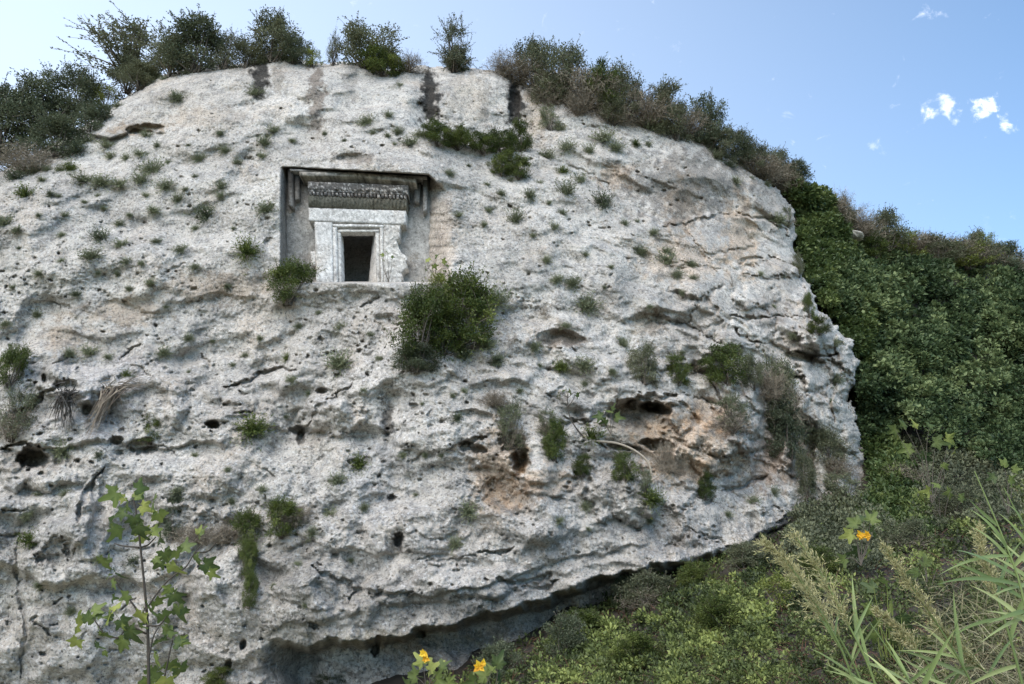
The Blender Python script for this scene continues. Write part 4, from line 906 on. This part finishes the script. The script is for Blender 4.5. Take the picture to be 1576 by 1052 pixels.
land = [('the tomb doorway', 550, 395), ('the big twin bush', 690, 490), ('the cave hollow', 985, 640), ('the dark round hole', 800, 705), ('the pale hanging roots', 170, 610), ('the tall black stain', 793, 160),
        ('the lone crest tree', 700, 70), ('the trailing green growth', 380, 860), ('the bulging right block', 1265, 520), ('the brown scar ledge', 215, 200), ('the fig sapling top', 200, 770), ('the broad brown stain', 487, 145),
        ('the smooth brown scar', 862, 520), ('the curved right crack', 1150, 400), ('the long hanging bush', 1205, 630), ('the green ledge bushes', 740, 215), ('the furrow below the tomb', 603, 740), ('the dark crest tree', 1092, 190), ('the left picture edge', 0, 440)]
items = []
for i, (u, v, s) in enumerate(tl):
    k = 'g'
    if s >= 22 and (i*7) % 5 == 0: k = 'b'
    if (i*11) % 13 == 0: k = 'k'
    if (u, v) in ((554, 713), (231, 658), (913, 668), (442, 548)): k = 'b'
    items.append((u, v, s, k))
items += [(u, v, s, 'd') for (u, v, s) in sorted(DRYSET)]
def describe(u, v, s, k):
    a, b, c = min(land, key=lambda l: (l[1]-u)**2+((l[2]-v)*1.2)**2)
    dx, dy = u-b, v-c; d = math.hypot(dx, dy)
    w = []
    if abs(dy) > .38*abs(dx): w.append('above' if dy < 0 else 'below')
    if abs(dx) > .38*abs(dy): w.append('left' if dx < 0 else 'right')
    dirn = ' '.join(w)+(' of' if w and w[-1] in ('left', 'right') else '')
    sz = 'tiny' if s < 13 else 'small' if s < 24 else 'larger'
    kd = {'g': 'grey green', 'b': 'bright green', 'k': 'dark', 'd': 'dry brown'}[k]
    return f'{sz} {kd} tuft {dirn} {a}', d
bag = {}
for it in items:
    s, d = describe(*it); bag.setdefault(s, []).append((d, it))
RK = ['nearest to it', 'second nearest', 'third nearest', 'fourth nearest', 'fifth nearest', 'sixth nearest', 'seventh nearest', 'eighth nearest', 'ninth nearest', 'tenth nearest', 'eleventh nearest', 'twelfth nearest', 'thirteenth nearest']
for s, lst in bag.items():
    lst.sort(key=lambda q: q[0])
    for j, (d, (u, v, sz, k)) in enumerate(lst):
        Y0 = cliffY(u, v); Y0 = min(Y0, float(cliffY0(u, v))+1.2)-.03; m = mpp(u, v, Y0)
        o = link({'g': 'rock_tuft', 'b': 'rock_tuft', 'k': 'rock_tuft', 'd': 'dry_tuft'}[k], random.choice(TF[k]))
        o.location = P(u, v+sz*.25, Y0).tolist(); q = sz*m*.95*random.uniform(.65, 1.5); o.scale = (q*1.1, q, q*random.uniform(.75, 1.15))
        o.rotation_euler = (R(random.uniform(15, 45)), R(random.uniform(-12, 12)), R(random.uniform(-25, 25)))
        tag(o, s+(', '+RK[j] if len(lst) > 1 else ''), 'plant', 'small tufts growing on the cliff face')

# ------------------------------------------------------------------ hanging roots and the woody vine
def roots(name, head, ends, Yo, mat, label, n=46):
    hu_, hv_ = head; Y0 = cliffY(hu_, hv_)-.35
    t = empty(name, P(hu_, hv_, Y0).tolist()); L0 = np.array(t.location)
    tag(t, label, 'roots', 'dead roots hanging on the cliff')
    g = Geo()
    for i in range(n):
        e_ = ends[i % len(ends)]; eu = e_[0]+random.gauss(0, 5); ev = e_[1]+random.gauss(0, 8)
        a = P(hu_+random.gauss(0, 7), hv_+random.gauss(0, 3), Y0+random.uniform(-.1, .2)); b = P(eu, ev, cliffY(eu, ev)-.12)
        md = (a+b)/2+np.array([random.gauss(0, .08)+(.25 if hu_ > 150 else 0)*.5, -.15, random.uniform(0, .25)])
        tube(g, bez(a, md, b, 8)-L0, random.uniform(.008, .02), .004, random.random(), 4)
    link('root_strands', g.mesh('root_strands', M[mat]), t)
    g = Geo(); 
    B = np.random.default_rng(5).normal(0, .12, (60, 3)); blades(g, B, np.random.default_rng(6).normal(0, 1, (60, 3)), .4, .28, .03, np.random.default_rng(7).random(60))
    link('root_crown', g.mesh('root_crown', M[mat]), t)
roots('hanging_roots', (104, 604), [(92, 655), (103, 662), (80, 645), (112, 650)], 0, 'darkroot', 'dark bundle of dead roots hanging from a small dark hollow at left')
roots('hanging_roots', (172, 598), [(133, 662), (148, 650), (160, 640), (140, 655)], 0, 'root', 'pale brown bundle of dead roots hanging right of the dark bundle', 60)
t = empty('hanging_twigs', P(205, 592, cliffY(205, 592)-.1).tolist()); tag(t, 'straw coloured dead stems lying right of the pale hanging roots', 'roots')
g = Geo(); 
for i in range(26):
    a = P(185+random.gauss(0, 6), 596+random.gauss(0, 4), cliffY(185, 596)-.15); b = P(218+random.gauss(0, 8), 590+random.gauss(0, 7), cliffY(215, 590)-.1)
    tube(g, bez(a, (a+b)/2+np.array([0, -.08, .1]), b, 5)-np.array(t.location), .008, .004, random.random(), 3)
link('stems', g.mesh('stems', M['root']), t)
# woody vine
def chain(g, pts, Yc, r0, r1, loc, tint=.7, sides=6):
    p = np.array(pts, float); s = np.linspace(0, len(p)-1, len(p)*4)
    # Catmull-Rom through the given positions
    q = np.vstack([2*p[0]-p[1], p, 2*p[-1]-p[-2]]); o = []
    for x in s:
        i = min(int(x), len(p)-2); f = x-i; a, b, c, d = q[i], q[i+1], q[i+2], q[i+3]
        o.append(.5*((2*b)+(-a+c)*f+(2*a-5*b+4*c-d)*f*f+(-a+3*b-3*c+d)*f**3))
    o = np.array(o); yy = np.interp(s, np.arange(len(p)), Yc) if np.ndim(Yc) else Yc
    w = P(o[:, 0], o[:, 1], yy)-np.array(loc); tube(g, w, r0, r1, tint, sides); return w
t = empty('woody_vine', P(906, 678, cliffY(906, 678)-.2).tolist()); tag(t, 'bare woody vine curving over the rock right of the dense green bush', 'vine')
g = Geo(); yb_ = min(cliffY(u, v) for u, v in ((930, 700), (990, 690), (905, 690), (1000, 730)))-.1
chain(g, [(897, 668), (906, 676), (925, 679), (950, 682), (975, 692), (995, 708), (1002, 726), (1001, 745)], yb_, .035, .028, t.location, .9)
chain(g, [(1001, 740), (1010, 735), (1018, 728)], yb_, .025, .01, t.location, .8)
link('stem', g.mesh('stem', M['root']), t)
g = Geo(); chain(g, [(900, 674), (888, 660), (878, 644), (874, 625), (873, 610)], yb_-.05, .022, .012, t.location, .3); chain(g, [(875, 625), (882, 615), (885, 606)], yb_-.05, .012, .008, t.location, .3)
link('branch', g.mesh('branch', M['bark']), t)

# ------------------------------------------------------------------ big palmate leaves (fig)
def fig_mesh(seed, mat='fig', lobes=5):
    rs = np.random.default_rng(seed)
    cen = np.radians([-122, -60, 0, 60, 122] if lobes == 5 else [-58, 0, 58]); Ls = np.array([.55, .86, 1.05, .86, .55] if lobes == 5 else [.75, 1.05, .75])*rs.uniform(.9, 1.08, len(cen))
    th = np.linspace(-2.75, 2.75, 34); wid = .39
    rr_ = np.maximum((Ls[None]*np.exp(-((th[:, None]-cen[None])/wid)**2)).max(1), .52*np.clip(1.25-np.abs(th)/4, .3, 1))*rs.uniform(.95, 1.05, len(th))
    pts = np.stack([np.sin(th)*rr_, np.cos(th)*rr_], 1)
    inner = pts*.5; V = [(0, .02)]+inner.tolist()+pts.tolist(); V = np.array([(x, y, 0) for x, y in V]); n = len(th)
    cup = rs.uniform(-.1, .5); V[:, 2] = -rs.uniform(.15, .5)*(V[:, 1]**2)-cup*V[:, 0]**2+.16*np.abs(V[:, 0])+np.concatenate([[0], rs.normal(0, .015, n), rs.normal(0, .05, n)])
    F = [[0, 1+i, 2+i] for i in range(n-1)]
    for i in range(n-1): F += [[1+i, 1+n+i, 2+n+i], [1+i, 2+n+i, 2+i]]
    st = np.array([[-.014, -.6, -.1], [.014, -.6, -.1], [.014, 0, 0], [-.014, 0, 0]]); n0 = len(V)
    V = np.concatenate([V, st]); F += [[n0, n0+1, n0+2], [n0, n0+2, n0+3]]
    tt_ = np.full(len(V), rs.uniform(.05, .85)); tt_[1:n+1] += .06; tt_[n+1:-4] += rs.normal(0, .06, n); tt_[0] += .2
    return mesh_np('fig_leaf', V, F, M[mat], tint=np.clip(tt_, 0, 1))
FIG = [fig_mesh(s, lobes=5 if s % 3 else 3) for s in range(12)]; FIG3 = [fig_mesh(s, lobes=3) for s in range(12, 16)]
def put_leaf(parent, u, v, Y0, size_px, ang=None, tilt=None, meshes=FIG, name='leaf'):
    o = link(name, random.choice(meshes), parent); m = mpp(u, v, Y0)
    o.location = Vector(P(u, v, Y0))-parent.location
    o.scale = (size_px*m*.62,)*3
    an = ang if ang is not None else random.uniform(-2.6, 2.6)
    tl_ = tilt if tilt is not None else random.uniform(20, 100)
    # blade faces the viewer and the sky, tip hanging to direction ang in the picture plane
    o.rotation_euler = (Matrix.Rotation(R(random.uniform(-72, 72)), 3, 'Z') @ Matrix.Rotation(an, 3, 'Y') @ Matrix.Rotation(R(90-tl_*.4+random.uniform(-25, 25)), 3, 'X')).to_euler()
    return o
fig = empty('fig_sapling', P(228, 1120, 7.0).tolist()); tag(fig, 'young fig sapling with lobed yellow green leaves in front of the lower left rock', 'tree')
FL = fig.location
g = Geo(); chain(g, [(229, 1130), (229, 1052), (227, 960), (222, 900), (216, 840), (210, 790), (204, 762)], 7.0, .015, .006, FL, .2); link('trunk', g.mesh('trunk', M['bark']), fig)
for br in ([(226, 962), (245, 962), (256, 948)], [(224, 940), (240, 915), (262, 890), (286, 872), (300, 850), (312, 838)], [(225, 960), (205, 930), (185, 905), (178, 893)], [(213, 842), (190, 840), (176, 836)], [(213, 843), (228, 838), (240, 826)],
           [(225, 975), (200, 965), (182, 982)], [(182, 982), (162, 976), (144, 952)], [(250, 1052), (256, 1030), (262, 1000), (266, 985)], [(300, 850), (320, 848), (333, 834)], [(229, 1010), (236, 980), (244, 965)]):
    g = Geo(); chain(g, br, 7.0+random.uniform(-.25, .25), .009, .005, FL, .15); link('branch', g.mesh('branch', M['bark']), fig)
for (u, v, s, a) in [(178, 758, 34, -1.9), (212, 752, 30, 1.4), (236, 772, 32, 2.2), (244, 790, 30, 2.6), (196, 775, 26, -2.4), (170, 805, 34, -2.2), (182, 815, 28, -2.7), (212, 810, 34, 3.0), (218, 825, 30, 2.8), (206, 797, 26, 3.1), (238, 815, 32, 2.5), (246, 826, 28, 2.2),
                     (155, 860, 34, -2.9), (165, 862, 26, 2.8), (178, 880, 28, 3.1), (220, 779, 24, 2.0), (190, 788, 24, -2.0), (253, 850, 30, 3.0), (272, 848, 28, 2.4), (264, 870, 30, 2.9), (246, 864, 26, -2.9), (308, 825, 24, .3), (316, 868, 30, 2.6), (302, 855, 26, 3.0), (324, 880, 22, 2.4), (284, 842, 24, .8),
                     (268, 915, 30, 2.8), (275, 935, 32, 2.7), (262, 905, 22, -2.8), (228, 930, 34, 3.0), (218, 945, 30, -2.6), (240, 925, 26, 2.0), (250, 945, 26, 2.3), (180, 935, 24, -.6), (168, 950, 30, -1.4), (186, 955, 26, 2.2), (120, 960, 36, -1.4), (135, 955, 28, .4), (145, 940, 26, .5), (118, 985, 26, -2.8), (160, 975, 26, 2.9), (152, 968, 20, -3),
                     (200, 970, 34, 2.9), (190, 985, 32, -2.8), (245, 985, 32, 2.5), (258, 975, 26, .6), (270, 990, 26, 1.2), (278, 985, 22, 2.0), (240, 1010, 30, -2.5), (262, 1020, 30, 3.0), (276, 1030, 38, 2.4), (240, 1035, 32, -2.8), (255, 1045, 36, 2.9), (230, 1048, 28, -2.6), (148, 990, 20, -2.9), (175, 895, 20, -2.5), (196, 916, 22, -2.2)]:
    put_leaf(fig, u, v, 7.0+random.uniform(-.3, .3), s*1.25, a+random.gauss(0, .2))
    if random.random() < .45: put_leaf(fig, u+random.gauss(0, 9), v+random.gauss(4, 8), 7.0+random.uniform(-.35, .35), s*random.uniform(.6, .95), a+random.gauss(0, .8))

def leafy_plant(name, u, v, Y0, spots, label, cat='plant', group=None, flower=None, meshes=FIG):
    t = empty(name, P(u, v, Y0).tolist()); tag(t, label, cat, group)
    g = Geo()
    for (a, b, s, q) in spots:
        chain(g, [(u, v), ((u+a)/2+random.gauss(0, 4), (v+b)/2-6), (a, b)], Y0, .010, .004, t.location, .5, 4)
    link('stems', g.mesh('stems', M['fig'] if Y0 < 12 else M['bark']), t)
    for (a, b, s, q) in spots: put_leaf(t, a, b, Y0+random.uniform(-.2, .2), s*1.15, q, meshes=meshes)
    if flower:
        for (a, b, s) in flower:
            g = Geo(); m = mpp(a, b, Y0-.1)*s; c = P(a, b, Y0-.15)-np.array(t.location); n = 9
            an = np.arange(n)*2*math.pi/n+rng.normal(0, .35, n); D = np.stack([np.cos(an), -.35+0*an, np.sin(an)], 1)
            leaves(g, np.repeat(c[None], n, 0), D, np.tile([0, -1., .3], (n, 1)), m*rng.uniform(.25, .72, n), m*rng.uniform(.3, .6, n), rng.uniform(.0, 1, n), .3)
            link('flower', g.mesh('flower', M['orange']), t)
    return t
leafy_plant('flowering_plant', 655, 1085, 12, [(640, 1040, 34, -1.5), (662, 1030, 30, .8), (650, 1020, 26, -.6), (680, 1028, 26, .4), (672, 1045, 36, 1.8), (630, 1055, 32, -2), (690, 1050, 28, 1.9)], 'broad leaved plant with a yellow bloom, left one of two at the bottom edge', group='yellow blooming plants at the bottom edge', flower=[(652, 1006, 15), (655, 1014, 12)])
leafy_plant('flowering_plant', 750, 1090, 12, [(765, 1022, 32, .5), (748, 1040, 34, -1.2), (768, 1048, 32, 1.2), (730, 1048, 30, -1.8), (757, 1032, 24, 0.)], 'broad leaved plant with a larger yellow bloom, right one of two at the bottom edge', group='yellow blooming plants at the bottom edge', flower=[(738, 1026, 17), (744, 1020, 12)])
leafy_plant('flowering_plant', 1325, 870, 15, [(1318, 806, 30, -.8), (1340, 800, 26, .7), (1310, 822, 26, -1.8), (1345, 815, 26, 1.5), (1320, 845, 26, -2.4), (1300, 860, 22, -2), (1335, 850, 24, 2.4), (1330, 800, 22, 0)], 'green plant with one bright orange flower among the brambles', flower=[(1323, 823, 14), (1334, 824, 13)])
leafy_plant('fig_shoot', 1435, 775, 22, [(1400, 690, 26, -1.8), (1420, 700, 24, 2.6), (1378, 660, 22, -2), (1440, 680, 26, 1.8), (1458, 676, 28, 2), (1430, 655, 20, .4), (1452, 715, 16, 2.6), (1390, 655, 22, .5), (1470, 690, 18, 2.4), (1408, 655, 18, .2)], 'yellow green fig shoot standing before the dark thicket', 'plant')
leafy_plant('fig_shoot', 1452, 830, 20, [(1430, 755, 20, -1.8), (1445, 748, 18, -.5), (1462, 757, 22, 1.7), (1478, 765, 18, 1.9), (1420, 762, 16, -2)], 'low yellow leaved shoot between thicket and brambles', 'plant')
leafy_plant('fig_shoot', 1552, 790, 16, [(1545, 715, 20, .5), (1560, 722, 18, 1.6), (1530, 733, 18, -2), (1555, 738, 20, 2)], 'yellow leaved shoot at the right picture edge above the reeds', 'plant')
leafy_plant('broad_leaved_plant', 1375, 1060, 9, [(1345, 905, 26, -1), (1365, 900, 24, .8), (1340, 935, 30, -2.2), (1372, 930, 34, 2.4), (1388, 950, 32, 2.7), (1352, 955, 26, -2.8), (1400, 980, 34, 2.9), (1380, 985, 28, -2.8), (1410, 1005, 28, 2.5), (1345, 975, 26, 3.0), (1370, 960, 24, 3.0), (1420, 985, 26, 2.2)], 'tall plant with drooping broad pale green leaves between the reed plumes', 'plant', meshes=FIG3)
leafy_plant('broad_leaved_plant', 1425, 940, 12, [(1425, 868, 22, 0), (1412, 880, 22, -1.6), (1440, 880, 24, 1.6), (1430, 895, 20, 2.7), (1418, 855, 16, -.5), (1447, 898, 20, 2.2)], 'small pale plant just right of the middle reed plume', 'plant', meshes=FIG3)
leafy_plant('fig_shoot', 940, 668, cliffY(940, 668)-.5, [(925, 640, 20, -1.5), (938, 634, 18, 0.), (948, 642, 22, 1.8), (932, 646, 18, -2.5), (943, 630, 14, .5)], 'small bright leaved fig shoot at the mouth of the cave hollow', 'plant')
leafy_plant('fig_shoot', 874, 612, cliffY(874, 612)-.4, [(860, 606, 12, -2), (868, 601, 11, 0.), (878, 603, 12, 1.), (888, 607, 12, 2.), (858, 610, 9, -2.4)], 'few small leaves at the tip of the upright vine branch', 'plant')
leafy_plant('fig_shoot', 672, 432, 21.6, [(660, 400, 13, -1), (672, 396, 15, .4), (682, 402, 13, 1.5), (655, 412, 12, -1.8), (690, 412, 12, 1.8), (668, 408, 12, 2.8)], 'yellow leaved shoot in the lower right corner of the tomb niche', 'plant')
leafy_plant('fig_shoot', 598, 434, 22.2, [(590, 392, 9, -1.5), (596, 388, 9, .5), (588, 398, 8, -2.5), (603, 395, 7, 1.6)], 'thin sprig growing on the tomb sill right of the doorway', 'plant')

# ------------------------------------------------------------------ reeds
def reed(pts, Y0, label, blades_, plume=None, r=.010, name='reed'):
    """pts from foot to tip; blades_: (t, du, dv, width_px); plume: spikelet length in px."""
    u0, v0 = pts[0]; t = empty(name, P(u0, v0, Y0).tolist()); tag(t, label, 'reed', 'tall reeds in the lower right corner')
    g = Geo(); w = chain(g, pts, Y0, r, r*.35, t.location, .45, 5); link('stalk', g.mesh('stalk', M['reed']), t)
    pa = np.array(pts, float); m = mpp(u0, v0, Y0)
    for (tt_, du, dv, wp) in blades_:
        x = tt_*(len(pa)-1); i = min(int(x), len(pa)-2); s = pa[i]+(pa[i+1]-pa[i])*(x-i)
        a = P(s[0], s[1], Y0); b = P(s[0]+du, s[1]+dv, Y0+random.uniform(-.35, .35)); L = np.linalg.norm(b-a)
        md = a+(b-a)*.5+np.array([0, random.uniform(-.1, .1), L*.10])
        c = bez(a, md, b, 9); tg = unit(np.gradient(c, axis=0)); S = unit(np.cross(tg, np.array([random.uniform(-.4, .4), -1, random.uniform(0, .5)])))
        k = np.linspace(0, 1, 9)[:, None]; ww = wp*m*.40*np.clip(np.sin((k*.93+.07)**.6*math.pi), .02, 1)
        cup = np.cross(tg, S)*ww*.35
        V = np.stack([c-S*ww, c+cup, c+S*ww], 1).reshape(-1, 3)-np.array(t.location); F = []
        for q in range(8):
            for e_ in (0, 1): F.append([q*3+e_, q*3+e_+1, q*3+e_+4, q*3+e_+3])
        g = Geo(); g.add(V, F, np.repeat(np.clip(random.uniform(.15, .85)+.2*k[:, 0], 0, 1), 3)); link('blade', g.mesh('blade', M['reed']), t)
    if plume:
        g = Geo(); sp, f0 = plume; n = 150
        k = rng.uniform(f0, 1, n); ix = np.clip((k*(len(w)-1)).astype(int), 0, len(w)-2); B = w[ix]+(w[ix+1]-w[ix])*rng.random((n, 1))
        ax = unit(w[-1]-w[int(f0*(len(w)-1))]); D = unit(ax*1.1+rng.normal(0, .5, (n, 3)))
        L = sp*m*rng.uniform(.4, 1.1, n)*(1.15-.75*((k-f0)/(1-f0)))
        blades(g, B, D, .15, L, 1.1*m, rng.uniform(0, .8, n), k=4)
        k2 = rng.integers(0, n, 1100); t2 = rng.uniform(.15, 1, (1100, 1))
        q = B[k2]+D[k2]*L[k2][:, None]*t2-np.array([0, 0, .15])*L[k2][:, None]*t2*t2
        leaves(g, q, D[k2]+rng.normal(0, .45, (1100, 3)), rng.normal(0, 1, (1100, 3)), 7*m*rng.uniform(.6, 1.3, 1100), 1.5*m, rng.uniform(.1, 1, 1100))
        link('plume', g.mesh('plume', M['plume']), t)
rb = lambda *a: list(a)
reed([(1330, 1110), (1300, 1010), (1262, 940), (1215, 870), (1180, 838)], 5.5, 'leftmost reed with a drooping straw coloured plume', rb((.15, 90, 40, 7), (.3, -60, -80, 6), (.2, 60, -90, 6), (.35, 20, -70, 5)), (50, .42))
reed([(1370, 1120), (1335, 1020), (1300, 950), (1262, 880), (1222, 822)], 5.2, 'second reed from the left with the fullest plume', rb((.1, -90, -60, 8), (.25, 100, 60, 7), (.35, -10, -110, 8), (.4, 30, -60, 6), (.2, -30, -120, 7)), (52, .42))
reed([(1345, 1110), (1318, 1030), (1282, 965), (1240, 900), (1205, 860)], 5.8, 'third reed tucked between the two leftmost plumes', rb((.2, -80, -50, 6), (.3, 30, -60, 5)), (42, .45))
reed([(1520, 1120), (1490, 1040), (1452, 975), (1405, 905), (1362, 842)], 5.4, 'middle reed with a narrow pale plume and long side blades', rb((.12, -120, -50, 8), (.25, -110, -40, 8), (.35, -70, -60, 7), (.3, -15, -120, 9), (.2, 70, 40, 7), (.42, 18, -60, 7), (.36, -95, -10, 6)), (38, .5))
reed([(1590, 1120), (1560, 1000), (1535, 920), (1515, 860), (1505, 815)], 5.0, 'reed with thin plume just left of the right picture edge', rb((.2, -90, 40, 8), (.4, -80, 30, 7), (.5, 40, -90, 8), (.3, 60, -110, 9)), (36, .5))
reed([(1600, 1130), (1590, 1000), (1570, 900), (1545, 830), (1500, 725)], 4.6, 'tallest leafy reed fanning its blades at the right edge', rb((.35, -90, -60, 9), (.45, -120, -60, 10), (.55, -95, -40, 9), (.62, -70, -60, 9), (.7, -60, -62, 8), (.8, -45, -42, 7), (.6, 60, -60, 9), (.5, -130, 0, 9), (.4, -60, 20, 9), (.66, -110, 30, 7)))
reed([(1640, 1130), (1630, 1000), (1610, 900), (1585, 830), (1545, 750)], 4.8, 'leafy reed half outside the right picture edge', rb((.3, -110, -40, 10), (.45, -100, -70, 10), (.55, -80, -70, 9), (.65, -60, -70, 8), (.5, -90, 20, 9), (.4, -110, 50, 9), (.8, -30, -40, 7)))
reed([(1480, 1120), (1440, 1040), (1395, 980), (1350, 940)], 5.9, 'short reed with feathery head between the middle plumes', rb((.2, 60, -80, 6), (.3, -70, -40, 6)), (30, .5))
reed([(1560, 1130), (1530, 1050), (1480, 1000), (1440, 960)], 5.6, 'bent straw coloured reed low in the right corner', rb((.2, -110, -30, 7), (.4, 50, -70, 7), (.5, -60, 30, 7)), (34, .45))
reed([(1420, 1120), (1412, 1070), (1388, 1030), (1340, 960)], 4.9, 'reed of bare blades rising at the bottom right of the plumes', rb((.1, -130, -20, 9), (.2, -90, -90, 9), (.3, 60, -110, 9), (.2, -150, -60, 8), (.5, -40, -70, 7), (.5, 50, -40, 7)))
g = Geo()                                            # dead reed litter and grass in the corner
c = scatter(1900, [(1420, 900), (1500, 860), (1640, 840), (1640, 1120), (1300, 1120), (1440, 1010)]); B = P(c[:, 0], c[:, 1], np.clip(hillY(c[:, 0], c[:, 1])-1.2, 5.0, 12))
blades(g, B, rng.normal(0, .5, B.shape)+np.array([-.25, 0, .55]), .35, rng.uniform(.15, .55, len(B)), rng.uniform(.002, .008, len(B)), rng.random(len(B)), k=4)
tag(link('reed_litter', g.mesh('reed_litter', M['litter'])), 'straw coloured grass and dead reed blades in the lower right corner', kind='stuff')

# ------------------------------------------------------------------ pale outcrops among the ivy
def outcrop(u, v, w, h, Y0, label, seed):
    rs = np.random.default_rng(seed); a, b = 26, 18
    th, ph = np.meshgrid(np.linspace(0, 2*math.pi, a, endpoint=False), np.linspace(.02, math.pi-.02, b))
    x, y, z = np.cos(th)*np.sin(ph), np.sin(th)*np.sin(ph), np.cos(ph); m = mpp(u, v, Y0)
    r = 1+.25*fbm(x*1.6+seed+z, z*1.6+y, 4, 201, .6)
    r = np.sign(r)*r; V = np.stack([x*r*w*.5*m, y*r*w*.4*m, z*r*h*.5*m], -1).reshape(-1, 3)
    F = [[j*a+i, j*a+(i+1) % a, (j+1)*a+(i+1) % a, (j+1)*a+i] for j in range(b-1) for i in range(a)]
    o = link('rock_outcrop', mesh_np('rock_outcrop', V, F, M['rock'], rgb=np.full((len(V), 3), 1.1))); o.location = P(u, v, Y0).tolist(); o.rotation_euler = (0, R(rs.uniform(10, 40)), 0)
    tag(o, label, 'rock')
outcrop(1312, 362, 30, 12, float(hillY(1316, 350))-3.2, 'pale rock poking out of the ivy just below the ridge', 3)
